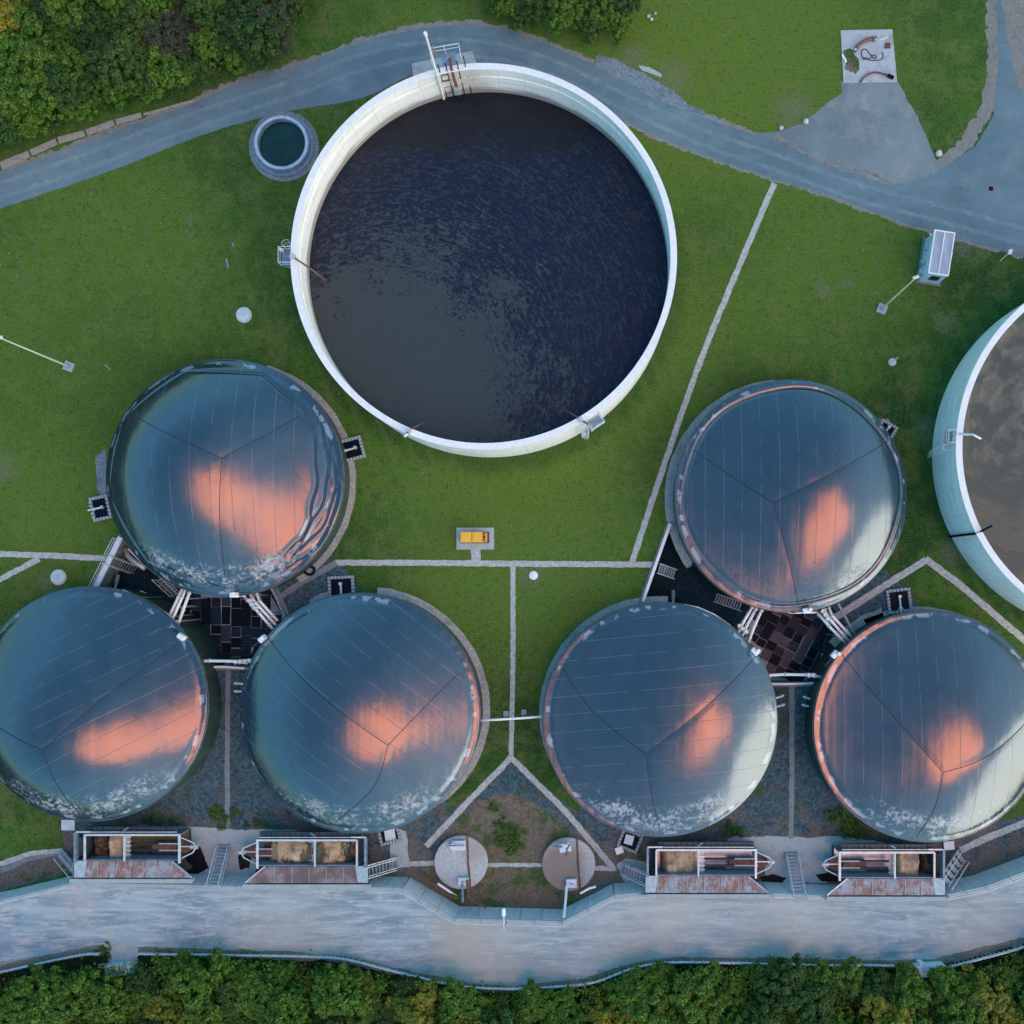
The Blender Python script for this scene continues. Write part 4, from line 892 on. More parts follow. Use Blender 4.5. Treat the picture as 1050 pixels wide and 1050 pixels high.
def stairs(top, bot, w, zt, zb, label, n=10, rail=True, mat='galv'):
    a = W(top[0], top[1], zt); b = W(bot[0], bot[1], zb); d = b-a; hd = Vector((d.x, d.y, 0)).normalized(); s = Vector((-hd.y, hd.x, 0)); ang = math.atan2(hd.y, hd.x)
    t = thing('steel_stair', label, 'stair', Vector((b.x, b.y, zb)))
    for k in (-1, 1):
        MB().beam(a+s*w/2*k, b+s*w/2*k, .06, .22).build('stringer', mat, t)
        if rail:
            mb = MB(); up = Vector((0, 0, .95)); mb.tube([a+s*w/2*k+up, b+s*w/2*k+up], .045, 6)
            for f in (0, .33, .66, 1): q = a.lerp(b, f)+s*w/2*k; mb.tube([q, q+up], .035, 5)
            mb.build('handrail', 'rail', t)
    for i in range(n):
        q = a.lerp(b, (i+.5)/n); MB().box(q, (Vector((d.x, d.y, 0)).length/n*.62, w-.08, .05), ang).build('tread', 'bluesteel', t)
    return t
stairs((113.5, 574), (140, 584), 1.0, .05, -2.95, 'steel stair going down into the left pit from the lawn path')
stairs((164, 593), (182, 610), .8, -.6, -2.9, 'short bluish ladder stair beside the pipe trio in the left pit', 7)
stairs((675, 583), (692, 589), 1.0, .05, -2.3, 'steel stair going down into the right pit from the lawn path', 7)
stairs((733, 613), (760, 622), .9, -2.9, -.3, 'steel stair along the upper right digester in the right pit', 10)
# equipment on the pit floors
def pump(px, py, label, L=1.6, rz=0, z=ZP, mat='bluesteel'):
    p = W(px, py, z+.6); p.z = z; d = Vector((math.cos(R(rz)), math.sin(R(rz)), 0)); s = Vector((-d.y, d.x, 0))
    t = thing('agitator_drive', label, 'agitator', Vector(p), 'agitator drives on the digester feet')
    MB().tube([p+Vector((0, 0, .7))-d*L*.5, p+Vector((0, 0, .8))+d*L*.1], .22, 12).build('motor', mat, t)
    MB().tube([p+Vector((0, 0, .8))+d*L*.1, p+Vector((0, 0, .9))+d*L*.6], .12, 10).build('gearbox', 'galv', t)
    mb = MB()
    for a in (-40, 0, 40):
        e = Matrix.Rotation(R(a), 3, 'Z')@d; mb.beam(p+Vector((0, 0, .8))+d*L*.3, p+d*L*.3+e*.9+Vector((0, 0, .1)), .07, .07)
    mb.each('bracket', 'galv', t)
pump(120, 598, 'grey agitator drive with spread bracket at the lower left of the left pit', 1.8, -100)
pump(690, 613, 'grey agitator drive at the lower left of the right pit', 1.6, -90)
pump(711, 577, 'grey agitator drive against the upper right digester in the right pit', 1.8, 30)
p = W(129, 563, -1.5); t = thing('ventilation_duct', 'shiny bent duct along the foot of the upper left digester', 'duct', Vector((p.x, p.y, ZP)))
MB().tube([W(129, 562, -1.6), W(131, 570, -1.5), W(138, 576, -1.3), W(149, 583, -1.2)], .30, 12).build('duct', 'galv', t, smooth=True)
mb = MB(); [mb.beam(Vector((q.x, q.y, ZP)), q, .12, .12) for q in (W(132, 570.5, -1.5), W(146, 581, -1.3))]; mb.each('support', 'darksteel', t)
MB().tube([W(132, 563, -1.2), W(141, 572, -1.1), W(150, 580, -1.0)], .12, 8).build('conduit', 'pipe', t)
def crate(px, py, z, size, rz, mat, label, name='cabinet', cat='cabinet'):
    p = W(px, py, z+size[2]); t = thing(name, label, cat, Vector((p.x, p.y, z)))
    MB().box(Vector((p.x, p.y, z+size[2]/2)), size, R(rz)).build('body', mat, t, bevel=.02)
    MB().box(Vector((p.x, p.y, z+size[2]+.03)), (size[0]+.1, size[1]+.1, .05), R(rz)).build('lid', 'bluewhite' if mat != 'white' else 'white', t)
    return t
crate(148, 609.5, ZP+1.4, (.9, .35, .3), -25, 'bluesteel', 'small grey box on the curved pipe in the left pit')
crate(675.5, 617.5, ZP+2.2, (1.1, .25, .2), 0, 'white', 'narrow white tray at the lower left corner of the right pit', 'cable_tray', 'tray')
crate(206, 668, ZP, (1.3, .35, .5), -55, 'bluesteel', 'leaning blue grey panel in the left pit beside the leftmost digester', 'panel', 'panel')
crate(844, 675, ZP, (.5, .8, .6), -25, 'bluesteel', 'small blue box standing on the mats of the right pit')
crate(853, 663, ZP, (.3, 1.3, .4), -28, 'bluesteel', 'narrow grey box beside the relief valve in the right pit')
# pipe bridge over the path between the two lower middle digesters
t = thing('pipe_bridge', 'long thin white pipe spanning the lawn and path between two lower digesters', 'pipe', D(525, 735))
MB().tube([P3(490, 738.5, 2.0), P3(510, 737.8, 2.0), P3(540, 736, 2.0), P3(562, 734.3, 2.0)], .12, 10).build('pipe', 'white', t, smooth=True)
for px, py in ((516, 738), (535, 736.6)):
    q = P3(px, py, 2.0); MB().beam(Vector((q.x, q.y, zg(q.x, q.y))), q, .10, .10).each('support', 'galv', t)
    MB().box(Vector((q.x, q.y+.2, zg(q.x, q.y)+.12)), (.5, .5, .2)).each('foot', 'concrete', t)

# ------------------------------------------------------------------ retaining wall, stairs and railings along the south road
wv = [W(p[0], p[1], 0) for p in WALL]
t = thing('retaining_wall', 'long pale concrete wall holding up the lower road, its panels facing the yard', 'retaining wall', Vector((wv[9].x, wv[9].y, ZLOW)))
M['wallpanel'] = mat_plain('wall_panel_concrete', (.72, .74, .75), .75, var=.22, scale=.9, stain=(.30, .33, .34), stain_amt=.5, streak=(1.5, .3, .3))
for i in range(1, len(wv)-2):
    a, b = wv[i], wv[i+1]; d = (b-a).normalized(); q = Vector((-d.y, d.x, 0)); L = (b-a).length; n = max(1, round(L/2.4))
    for k in range(n):       # separate precast panels with open joints
        p0 = a+d*(L*k/n+.02); p1 = a+d*(L*(k+1)/n-.02)
        if k == 0 or True:
            mb = MB(); vs = [p0-q*.10, p1-q*.10, p1+q*.10, p0+q*.10]
            vb = [p+q*.28+Vector((0, 0, -3.0)) for p in (p0, p1)]
            mb.add([vs[0]+Vector((0, 0, -3)), vs[1]+Vector((0, 0, -3)), vb[1], vb[0], vs[0]+Vector((0, 0, .05)), vs[1]+Vector((0, 0, .05)), vs[2]+Vector((0, 0, .05)), vs[3]+Vector((0, 0, .05))],
                   [(3, 2, 1, 0), (4, 5, 6, 7), (0, 1, 5, 4), (1, 2, 6, 5), (2, 3, 7, 6), (3, 0, 4, 7)])
            mb.build('panel', 'wallpanel', t)
mb = MB()
for i in range(1, len(wv)-2):
    a, b = wv[i], wv[i+1]; d = (b-a).normalized(); q = Vector((-d.y, d.x, 0))
    mb.beam(a-q*.12+Vector((0, 0, .13)), b-q*.12+Vector((0, 0, .13)), .34, .20+i*.001)
mb.build('kerb_beam', 'concrete', t)
def wfence(pts, label): fence(pts, label, h=1.0, level=.2, r=.045, step=2.0)
wfence([(-60, 937), (0, 925), (74, 907)], 'galvanised railing on the wall left of the leftmost feed hopper')
wfence([(379, 911), (414, 912), (467, 943), (520, 944.5)], 'galvanised railing along the bend of the wall, left of its middle lamp')
wfence([(520, 944.5), (577, 946), (630, 919), (662, 916)], 'galvanised railing along the bend of the wall, right of its middle lamp')
wfence([(969, 919), (1010, 910), (1060, 891), (1130, 861)], 'galvanised railing on the wall right of the rightmost feed hopper')
wfence([(199, 909), (217, 909)], 'short rail left of the stair head between the two left hoppers')
wfence([(229, 909), (243, 909)], 'short rail right of the stair head between the two left hoppers')
wfence([(792, 916.5), (812, 917)], 'short rail left of the stair head between the two right hoppers')
wfence([(826, 918), (842, 918)], 'short rail right of the stair head between the two right hoppers')
stairs((221, 906), (231, 866), 1.2, .05, -2.4, 'steel stair from the lower road to the yard between the two left hoppers', 11)
stairs((818, 914), (811, 874), 1.2, .05, -2.4, 'steel stair from the lower road to the yard between the two right hoppers', 11)
stairs((377, 893), (408, 884), 1.1, -.3, -2.4, 'dark steel stair at the right end of the second hopper from the left', 9)
stairs((664, 901), (637, 889), 1.1, -.3, -2.4, 'dark steel stair at the left end of the second hopper from the right', 9)
stairs((968, 904), (986, 876), 1.3, -.1, -2.4, 'slanting steel ladder stair at the right end of the rightmost hopper', 5)
stairs((78, 893), (62, 874), .8, -.4, -2.4, 'thin steel stair at the left end of the leftmost hopper', 7)

# ------------------------------------------------------------------ feed hoppers
def heap(x0, x1, y0, y1, zt, zb, mat, label, seed, amp=.45):
    """a lumpy mound of feed; px bounds"""
    a = W(x0, y0, zt); b = W(x1, y1, zt); nx, ny = 40, 18; vs = []
    for j in range(ny+1):
        for i in range(nx+1):
            u, v = i/nx, j/ny; x = a.x+(b.x-a.x)*u; y = a.y+(b.y-a.y)*v
            e = min(1, 6*min(u, 1-u), 1)
            h = noise.noise(Vector((x*.7, y*.7, seed)))*amp+noise.noise(Vector((x*2.6, y*2.6, seed)))*amp*.35+noise.noise(Vector((x*7, y*7, seed)))*.08
            z = zb+(zt-zb)*(e**.6)*(1-.18*abs(2*v-1)**2)+h*e
            vs.append((x, y, z))
    mb = MB(); mb.add(vs, [(j*(nx+1)+i, j*(nx+1)+i+1, (j+1)*(nx+1)+i+1, (j+1)*(nx+1)+i) for j in range(ny) for i in range(nx)])
    k = len(mb.v); edge = [i for i in range(nx+1)]+[j*(nx+1)+nx for j in range(1, ny+1)]+[ny*(nx+1)+i for i in range(nx-1, -1, -1)]+[j*(nx+1) for j in range(ny-1, 0, -1)]
    low = [Vector((mb.v[i].x, mb.v[i].y, zb-.05)) for i in edge]; mb.v += low; n = len(edge)
    mb.f += [(edge[i], k+i, k+(i+1) % n, edge[(i+1) % n]) for i in range(n)]
    tag(mb.build('feed_heap', mat, smooth=True, loc=((a.x+b.x)/2, (a.y+b.y)/2, zb)), label, 'heap')
def hopper(xc, xd, yt, label, heaps, closed_gap=8, wall_px=None, rustmat='rust', corner=22, pale=True):
    """xc: pixel x of the closed end, xd: pixel x of the drive end; yt: pixel y of the upper edge of the trough"""
    sg = 1 if xd > xc else -1; zt = .15; zf = -1.9; L = abs(xd-xc)
    X = lambda u: xc+sg*u
    def P(u, v, z): return W(X(u), yt+v, z)
    o = P(L/2, 12, ZLOW); t = thing('feed_hopper', label, 'feed hopper', Vector((o.x, o.y, ZLOW)), 'solid feed hoppers along the lower road')
    # trough: floor and four walls
    y0 = P(0, 0, zt).y; y1 = P(0, 26, zt).y; x0, x1 = P(closed_gap, 0, zt).x, P(L, 0, zt).x; xm = (x0+x1)/2; ym = (y0+y1)/2; W_ = abs(x1-x0); D_ = y0-y1
    MB().box((xm, ym, zf), (W_, D_, .1)).build('floor', 'yellowfloor' if pale != 2 else 'galv', t)
    MB().box((xm, y0, (zt+zf)/2), (W_+.2, .10, zt-zf)).build('back_wall', 'bluesteel', t)
    MB().box((xm, y1, (zt+zf)/2), (W_+.2, .10, zt-zf)).build('front_wall', 'bluesteel', t)
    MB().box((x0, ym, (zt+zf)/2+.002), (.10, D_-.12, zt-zf)).build('end_wall', 'darksteel', t)
    MB().box((x1, ym, (zf-.5)), (.10, D_-.12, .9)).build('end_wall', 'darksteel', t)
    # frame: pale beams round the top
    for a, b, w in (((closed_gap, 0), (L, 0), .20), ((closed_gap, 0), (closed_gap, 26), .18), ((L, -1), (L, 29), .22), ((L*.5-4, 0), (L*.5-4, 27), .14)):
        MB().beam(P(a[0], a[1], zt+.14), P(b[0], b[1], zt+.14+.004*w*10), w, .16).build('frame_beam', 'rail', t)
    MB().beam(P(-1, -3, zt), P(-1, 28, zt), .22, .5).build('end_frame', 'bluesteel', t)
    MB().beam(P(-1, -3, zt+.3), P(closed_gap+6, -3, zt+.3), .14, .14).build('frame_beam', 'rail', t)
    MB().box(((P(0, 0, zt).x+x0)/2, ym, zf-.1), (abs(x0-P(0, 0, zt).x), D_, .1)).build('gap_floor', 'darksteel', t)
    # lattice pusher behind the heap
    mb = MB()
    for k in range(5): mb.beam(P(L*.5-4+k*1.4, 2, -.2-k*.1), P(L*.5-4+k*1.4, 25, -.2-k*.1), .05, .05)
    for k in range(6): mb.beam(P(L*.5-4, 2+k*4.6, -.25), P(L*.5+3, 2+k*4.6, -.5), .06, .06)
    mb.build('pusher_lattice', 'rail', t)
    # hydraulic cylinders and auger trough at the drive end
    for v, r_, m_ in ((9, .13, 'darksteel'), (16, .13, 'darksteel')):
        MB().tube([P(L*.52, v, -1.1), P(L*.80, v, -1.0)], r_, 10).build('cylinder', m_, t); MB().tube([P(L*.78, v, -1.0), P(L+2, v, -1.0)], .07, 8).build('piston_rod', 'rail', t)
    MB().box(P(L*.86, 12.5, -1.35), (L*.24*.1, .95, .7)).build('auger_cover', 'rustbrown', t, bevel=.1)
    MB().box(P(L*.62, 20, -1.6), (L*.2*.1, .5, .3)).build('side_tray', 'darksteel', t)
    # tapered drive nose
    nose = [P(L, 2, -.4), P(L+14, 8, -.5), P(L+17, 12, -.5), P(L+14, 18, -.5), P(L, 25, -.4)]
    MB().tube(nose, .07, 8).build('nose_rail', 'rail', t)
    MB().prism([p.to_2d() for p in (P(L+1, 5, -1), P(L+12, 9, -1), P(L+12, 16, -1), P(L+1, 21, -1))], -1.7, -1.15).build('nose_housing', 'rustbrown', t)
    MB().tube([P(L+12, 12, -.9), P(L+19, 12, -.9)], .28, 14).build('drive_motor', 'galv', t)
    MB().beam(P(L, 12, -.5), P(L+15, 12, -.55), .10, .08).build('nose_beam', 'rail', t)
    # ribbed dark roof strip along the back
    a = P(closed_gap+1, -6, zt+.1); b = P(L-2, -6, zt+.1)
    M_ = MB(); n = 16
    for k in range(n): 
        q = a.lerp(b, (k+.5)/n); M_.box(q+Vector((0, 0, -.1+.0)), (abs(b.x-a.x)/n-.05, .52, .16), mat=Matrix.Rotation(R(12), 3, 'X'))
    M_.build('back_cover', 'black2', t)
    MB().beam(a+Vector((0, -.28, .12)), b+Vector((0, -.28, .12)), .07, .07).build('cover_rail', 'rail', t)
    MB().box(P(L*.48, -6, zt+.45), (.55, .12, .3), R(35*sg)).build('latch', 'bluesteel', t)
    # sloping loading plate from the road edge down to the trough
    h0, h1 = .75, .20
    top = [P(-3, 27, h1), P(L*.93, 27, h1), P(L+13, 44, h0), P(-3, 44, h0)]
    mb = MB(); mb.add([p for p in top]+[p-Vector((0, 0, .10)) for p in top], [(0, 1, 2, 3), (7, 6, 5, 4), (0, 4, 5, 1), (1, 5, 6, 2), (2, 6, 7, 3), (3, 7, 4, 0)])
    mb.build('loading_plate', rustmat, t)
    e = [P(-3, 26.6, h1+.02), P(10, 26.6, h1+.02), P(7, 43.4, h0+.02), P(-3, 43.4, h0+.02)]
    mb = MB(); mb.add(e+[p-Vector((0, 0, .05)) for p in e], [(0, 1, 2, 3), (7, 6, 5, 4), (0, 4, 5, 1), (1, 5, 6, 2), (2, 6, 7, 3), (3, 7, 4, 0)]); mb.build('pale_end_plate', 'galvpale', t)
    mb = MB()
    for k in (.2, .36, .52, .68, .84): mb.beam(P(L*k, 27.5, h1+.03), P(L*k, 43.5, h0+.03), .05, .03)
    mb.beam(P(L*.93, 27, h1+.05), P(L+13, 44, h0+.05), .12, .10)
    mb.each('plate_rib', 'galv', t)
    MB().box((P(L/2+4, 46, .35).x, P(0, 46.5, .35).y, .33), ((L+20)*.1, .42, .66)).build('plate_kerb', 'concrete', t)
    mb = MB()
    for u in (2, L*.5, L-2):
        for v in (2, 24): q = P(u, v, zf); mb.beam(Vector((q.x, q.y, ZLOW)), q, .16, .16)
    mb.each('foot', 'darksteel', t)
    for h_ in heaps:
        u0, u1, mat, lab, ztop, sd_ = h_
        xa, xb = sorted((X(u0), X(u1))); heap(xa, xb, yt+1.0, yt+25, ztop, zf+.05, mat, lab, sd_)
M['black2'] = mat_plain('blue_black_cover', (.022, .035, .05), .4, var=.4, scale=1.5)
M['galvpale'] = mat_plain('pale_galvanised_plate', (.58, .63, .62), .45, metal=.3, var=.15)
hopper(79, 184, 856, 'leftmost feed hopper, half empty with a small pale heap and a brown one', [(15, 30, 'brown', 'dark brown silage heap in the left part of the leftmost hopper', -.9, 1.0), (30, 46, 'tan', 'small pale grain heap in the leftmost hopper', -.3, 2.0)], rustmat='rust')
hopper(374, 264, 861.5, 'second feed hopper from the left, filled to the brim with mixed feed', [(10, 104, 'mouldy', 'lumpy heap of mixed feed filling the second hopper from the left', -.15, 3.0)], rustmat='rustred')
hopper(665, 775, 871.5, 'second feed hopper from the right, with a tan heap at its left end', [(13, 50, 'tan', 'tan grain heap in the second hopper from the right', -.45, 4.0)], rustmat='rust', pale=2)
hopper(966, 861, 874, 'rightmost feed hopper, with a tan heap and a dark olive one at its right end', [(9, 20, 'brown', 'dark olive silage at the right end of the rightmost hopper', -.9, 5.0), (20, 47, 'tan', 'tan grain heap in the rightmost hopper', -.4, 6.0)], rustmat='rust', pale=2)
# dark leachate puddles on the slabs beside the hoppers
M['puddle'] = mat_plain('black_leachate', (.008, .009, .012), .6, var=.4, scale=2, spec=.2)
for q in ([(188, 874), (196, 868), (205, 868), (209, 880), (214, 890), (200, 898), (188, 896), (198, 888), (192, 882)], [(778, 900), (792, 896), (806, 900), (800, 906), (784, 905)], [(244, 876), (252, 868), (258, 875), (256, 890), (246, 893)], [(836, 898), (852, 893), (862, 897), (858, 903), (842, 903)]):
    sheet('wet_patch', ragged(q, 1.6, 2, q[0][0]), 'puddle', .027)

# ------------------------------------------------------------------ round covered pits in the triangular yard
def lidtank(px, py, rpx, label, seam_x, boxes):
    c = D(px, py, .5); z0 = zg(c.x, c.y); c.z = z0; r = rpx*.1; t = thing('covered_pit', label, 'covered tank', Vector(c), 'round covered tanks in the triangular yard')
    MB().lathe(c, [(.01, .55), (r*.5, .54), (r-.08, .50), (r, .44), (r, -.4)], 72).build('lid', 'lid', t)
    k = math.sqrt(max(0, r*r-(seam_x*.1)**2))
    MB().tube([c+Vector((seam_x*.1, k, .56)), c+Vector((seam_x*.1+.1, 0, .60)), c+Vector((seam_x*.1+.35, -k-.2, .56))], .09, 6).build('joint', 'rustbrown', t)
    for (bx, by, sx, sy, rz) in boxes:
        q = W(bx, by, z0+.9); o = Vector((q.x, q.y, z0+.55)); MB().box(o+Vector((0, 0, .2)), (sx, sy, .4), R(rz)).build('hatch', 'bluewhite', t, bevel=.03)
        MB().box(o+Vector((.0, 0, .43)), (sx*.3, .06, .06), R(rz)).build('handle', 'darksteel', t)
    return t, c
lidtank(472.5, 884.5, 28, 'pale round concrete covered tank, left one in the triangular yard', 7, [(470, 867, 1.4, 1.0, 2), (475, 904, 1.1, .8, 0)])
lidtank(583, 886.5, 28, 'brown stained round concrete covered tank, right one in the triangular yard', 9, [(586, 906, 1.1, .9, 3)])
c = W(578.5, 869, -1.3); t = thing('pump_frame', 'small white pump unit standing on the brown stained covered tank', 'pump', Vector((c.x, c.y, -1.6)))
MB().box(c+Vector((.1, 0, 0)), (1.2, .9, .18), R(10)).build('base', 'bluewhite', t); MB().tube([c+Vector((-1.2, .1, .15)), c+Vector((-.2, .1, .15))], .13, 10).build('motor', 'bluesteel', t)
MB().tube([c+Vector((.2, .35, .1)), c+Vector((.2, .35, .7))], .12, 10).build('valve', 'white', t); MB().tube([c+Vector((.2, -.9, .0)), c+Vector((.3, -.2, .2)), c+Vector((.6, .4, .2))], .06, 8).build('hose', 'darksteel', t)
c = W(470, 862, -1.3); t = thing('hand_wheel', 'blue grey valve handwheel on the pale covered tank', 'valve', Vector((c.x-.4, c.y, -1.7)))
MB().beam(c+Vector((-1.2, -.5, 0)), c+Vector((.6, -.5, 0)), .12, .1).build('bar', 'bluesteel', t); MB().cyl(c+Vector((-.6, -.6, -.2)), .3, .25, 14).build('wheel', 'bluewhite', t)
# red-brown and white pipes by the wall bend
tag(MB().tube([W(430, 896, -1.8), W(449, 909, -1.4), W(459, 915, -1.2), W(469, 921, -.6)], .16, 8).build('feed_pipe', 'rustbrown', loc=W(449, 909, -2)), 'rust brown pipe slanting along the left bend of the wall', 'pipe')
tag(MB().tube([W(449, 906, -1.1), W(468, 919, -1.0)], .12, 8).build('feed_pipe', 'pipe', loc=W(460, 912, -1.5)), 'white pipe beside the rust brown pipe at the left wall bend', 'pipe')
tag(MB().tube([W(479, 902, -.8), W(480, 919, -.5), W(489, 925, -.3), W(499, 931, .3)], .14, 8).build('feed_pipe', 'rustbrown', loc=W(480, 919, -1.5)), 'brown pipe from the pale covered tank over the wall', 'pipe')
tag(MB().tube([W(474, 906, -1), W(474.5, 925, -.2)], .12, 8).build('feed_pipe', 'bluesteel', loc=W(474, 915, -1.5)), 'grey pipe from the pale covered tank to the wall', 'pipe')
tag(MB().tube([W(581, 908, -1), W(580, 922, -.4), W(578, 941, .5)], .14, 8).build('feed_pipe', 'bluewhite', loc=W(580, 915, -1.5)), 'pale pipe from the brown stained covered tank to the wall corner', 'pipe')
tag(MB().tube([W(595, 916, -.3), W(604, 911, -.3), W(611, 909, -.3)], .12, 8).build('feed_pipe', 'pipe', loc=W(604, 912, -1)), 'short pinkish white pipe lying along the right wall bend', 'pipe')
def lamp_small(px, py, label):
    b = W(px, py, .2); t = thing('wall_lamp', label, 'lamp', Vector(b))
    MB().tube([b, b+Vector((0, 0, 2.2)), b+Vector((0, .5, 2.6)), b+Vector((0, 1.6, 2.75))], .06, 8).build('pole', 'rail', t)
    MB().box(b+Vector((0, 1.9, 2.75)), (.36, .8, .16)).build('lamp_head', 'white', t, bevel=.06); MB().box(b+Vector((0, 0, .03)), (.5, .3, .08)).build('base', 'galv', t)
lamp_small(519, 944, 'small white lamp standing on the wall at the middle of its bend')

# ------------------------------------------------------------------ open valve shafts against the digesters
def shaft(px, py, w, h, rz, label, style='grate', zt=.15, depth=2.4, open_side=None, valve_=True):
    c = D(px, py, .15); z0 = zg(c.x, c.y); c.z = z0; a = R(rz); Rm = Matrix.Rotation(a, 3, 'Z'); w, h = w*.1, h*.1
    t = thing('valve_shaft', label, 'shaft', Vector(c), 'open valve shafts beside the digesters')
    th = .28
    for i, (dx, dy, sx, sy) in enumerate(((0, h/2, w+th, th), (0, -h/2, w+th, th), (-w/2, 0, th, h-th-.01), (w/2, 0, th, h-th-.01))):
        MB().box(c+Rm@Vector((dx, dy, -depth/2+.2)), (sx, sy, depth), a).build('shaft_wall', 'concrete_dark', t)
        n = max(2, int(max(sx, sy)/.32)); mb = MB(); lx = sx > sy
        for k in range(n):
            f = (k+.5)/n-.5; mb.box(c+Rm@Vector((dx+(f*sx if lx else 0), dy+(0 if lx else f*sy), .23)), ((sx/n*.6, sy+.02, .05) if lx else (sx+.02, sy/n*.6, .05)), a)
        mb.build('edge_block', 'concrete', t)
    MB().box(c+Vector((0, 0, .055)), (w-.3, h-.3, .03), a).build('shade_sheet', 'black', t)  # black sheet near the rim paints in the darkness of the deep shaft
    if valve_:
        d = Rm@Vector((1, 0, 0)); q = c+Vector((0, 0, .35))
        MB().tube([q-d*w*.7, q-d*.1, q+d*w*.22], .10, 8).build('spindle', 'rail', t); MB().tube([q+d*w*.2+Vector((0, 0, -.1)), q+d*w*.2+Vector((0, 0, .25))], .17, 10).build('valve_body', 'galv', t)
        mb = MB(); 
        for s_ in (-.5, 0, .5): mb.beam(q-d*w*.2, q-d*w*.62+Rm@Vector((0, s_, 0)), .06, .05)
        mb.each('bracket', 'galv', t)
    return t
shaft(361, 460.5, 21, 20, 15, 'open shaft with slatted rim at the right foot of the upper left digester')
shaft(103, 521, 17, 22, 12, 'small shaft with pale rails at the left foot of the upper left digester')
shaft(350, 603, 22, 24, 93, 'pale framed shaft above the digester left of the central lawn')
shaft(922, 616, 22, 22, 97, 'pale framed shaft above the lower right digester')
shaft(909, 441, 14, 16, 60, 'half hidden dark shaft at the upper right foot of the upper right digester')
shaft(399, 855, 20, 18, 14, 'shaft with white hatch at the lower right foot of the digester left of the lawn', valve_=False)
shaft(646, 862, 20, 18, -22, 'shaft with white hatch at the lower left foot of the digester right of the lawn', valve_=False)
crate(400, 856, -2.5, (1.0, 1.1, .12), 8, 'bluewhite', 'white square hatch lying in the shaft beside the second hopper from the left', 'hatch', 'hatch')
crate(645, 861, -2.2, (.8, .9, .12), -15, 'bluewhite', 'white square hatch lying in the shaft beside the second hopper from the right', 'hatch', 'hatch')
crate(635, 872, -2.5, (.7, .6, .25), 20, 'white', 'small white box on the slab left of the second hopper from the right', 'box', 'box')
crate(973, 867, -2.5, (1.0, .8, .2), 5, 'bluewhite', 'pale square cover plate at the foot of the lower right digester', 'cover_plate', 'cover')
crate(70, 846, -2.5, (1.3, 1.0, .2), 0, 'bluewhite', 'pale blue cover plate at the foot of the leftmost lower digester', 'cover_plate', 'cover')
# dark gravel by the left foot of the upper left digester
sheet('gravel_patch', ragged([(98, 470), (108, 460), (112, 500), (106, 512), (99, 500)], 1, 2), 'blue_gravel', .012)
sheet('gravel_patch', ragged([(900, 430), (912, 430), (916, 446), (906, 452)], 1.5, 2), 'blue_gravel', .012)

# ------------------------------------------------------------------ things on the lawns
c = W(486.5, 551, .6); t = thing('yellow_box', 'yellow two part steel box with dark vent on a concrete pad in the central lawn', 'equipment box', Vector((c.x, c.y, .12)))
def bx(x, y, z, sx, sy, sz, n, m_, bev=.03): MB().box((c.x+x, c.y+y, z), (sx, sy, sz)).build(n, m_, t, bevel=bev)
bx(-.78, 0, .72, 1.12, 1.05, 1.15, 'cabinet', 'yellow'); bx(.33, 0, .70, .98, 1.03, 1.10, 'cabinet', 'yellow'); bx(-.215, 0, .66, .05, .9, 1.0, 'gap_strip', 'rustbrown', .0)
bx(1.05, 0, .60, .42, .98, .92, 'vent_housing', 'yellow'); bx(1.05, 0, 1.08, .18, .34, .06, 'exhaust', 'black', .01)
for y in (-.33, .33): bx(1.05, y, 1.075, .26, .2, .05, 'grille', 'rustbrown', .01)
bx(0, 0, .13, 2.9, 1.15, .10, 'skid', 'darksteel', .0)
# container hut
Pb = [W(x, y, 0) for x, y in ((948.5, 246), (968, 249), (961, 292.5), (942.5, 288.5))]
c = sum(Pb, Vector())/4; ux = (Pb[1]-Pb[0]).normalized(); an = math.atan2(ux.y, ux.x); Lw = (Pb[1]-Pb[0]).length; Ll = (Pb[0]-Pb[3]).length; HB = 2.5
Rm = Matrix.Rotation(an, 3, 'Z')
t = thing('container_hut', 'white container hut with ribbed metal roof on the lawn beside the upper road', 'container', Vector((c.x, c.y, 0)))
MB().box(c+Vector((0, 0, HB/2)), (Lw, Ll, HB), an).build('wall', 'bluewhite', t, bevel=.03)
rf = MB(); n = 26
for k in range(n):
    for s_ in (-1, 1): rf.box(c+Rm@Vector((s_*Lw*.235, (k+.5)/n*Ll-Ll/2, HB+.07)), (Lw*.44, Ll/n*.55, .05), an)
rf.box(c+Vector((0, 0, HB+.03)), (Lw+.02, Ll+.02, .05), an)
rfo = rf.build('roof', 'roofmetal', t) if 'roofmetal' in M else None
if rfo is None:
    M['roofmetal'] = mat_plain('ribbed_roof_metal', (.42, .50, .58), .4, metal=.4, var=.25, scale=1.2, streak=(1, .2, 1)); rfo = rf.build('roof', 'roofmetal', t)
MB().box(c+Vector((0, 0, HB+.11)), (.10, Ll, .06), an).build('ridge_cap', 'white', t)
for s_ in (-1, 1): MB().box(c+Rm@Vector((s_*Lw/2, 0, HB+.06)), (.12, Ll+.1, .14), an).build('roof_edge', 'white', t)
for s_ in (-1, 1): MB().box(c+Rm@Vector((0, s_*Ll/2, HB+.06)), (Lw, .12, .13), an).build('roof_edge', 'white', t)
MB().box(c+Rm@Vector((.05, -Ll/2-.03, 1.5)), (.9, .06, 1.0), an).build('window', 'black2', t)
for y, z in ((.9, 1.2), (-.5, 1.0), (-1.4, .7)): MB().box(c+Rm@Vector((-Lw/2-.2, y, z)), (.35, .5, .6), an).build('wall_unit', 'galv', t)
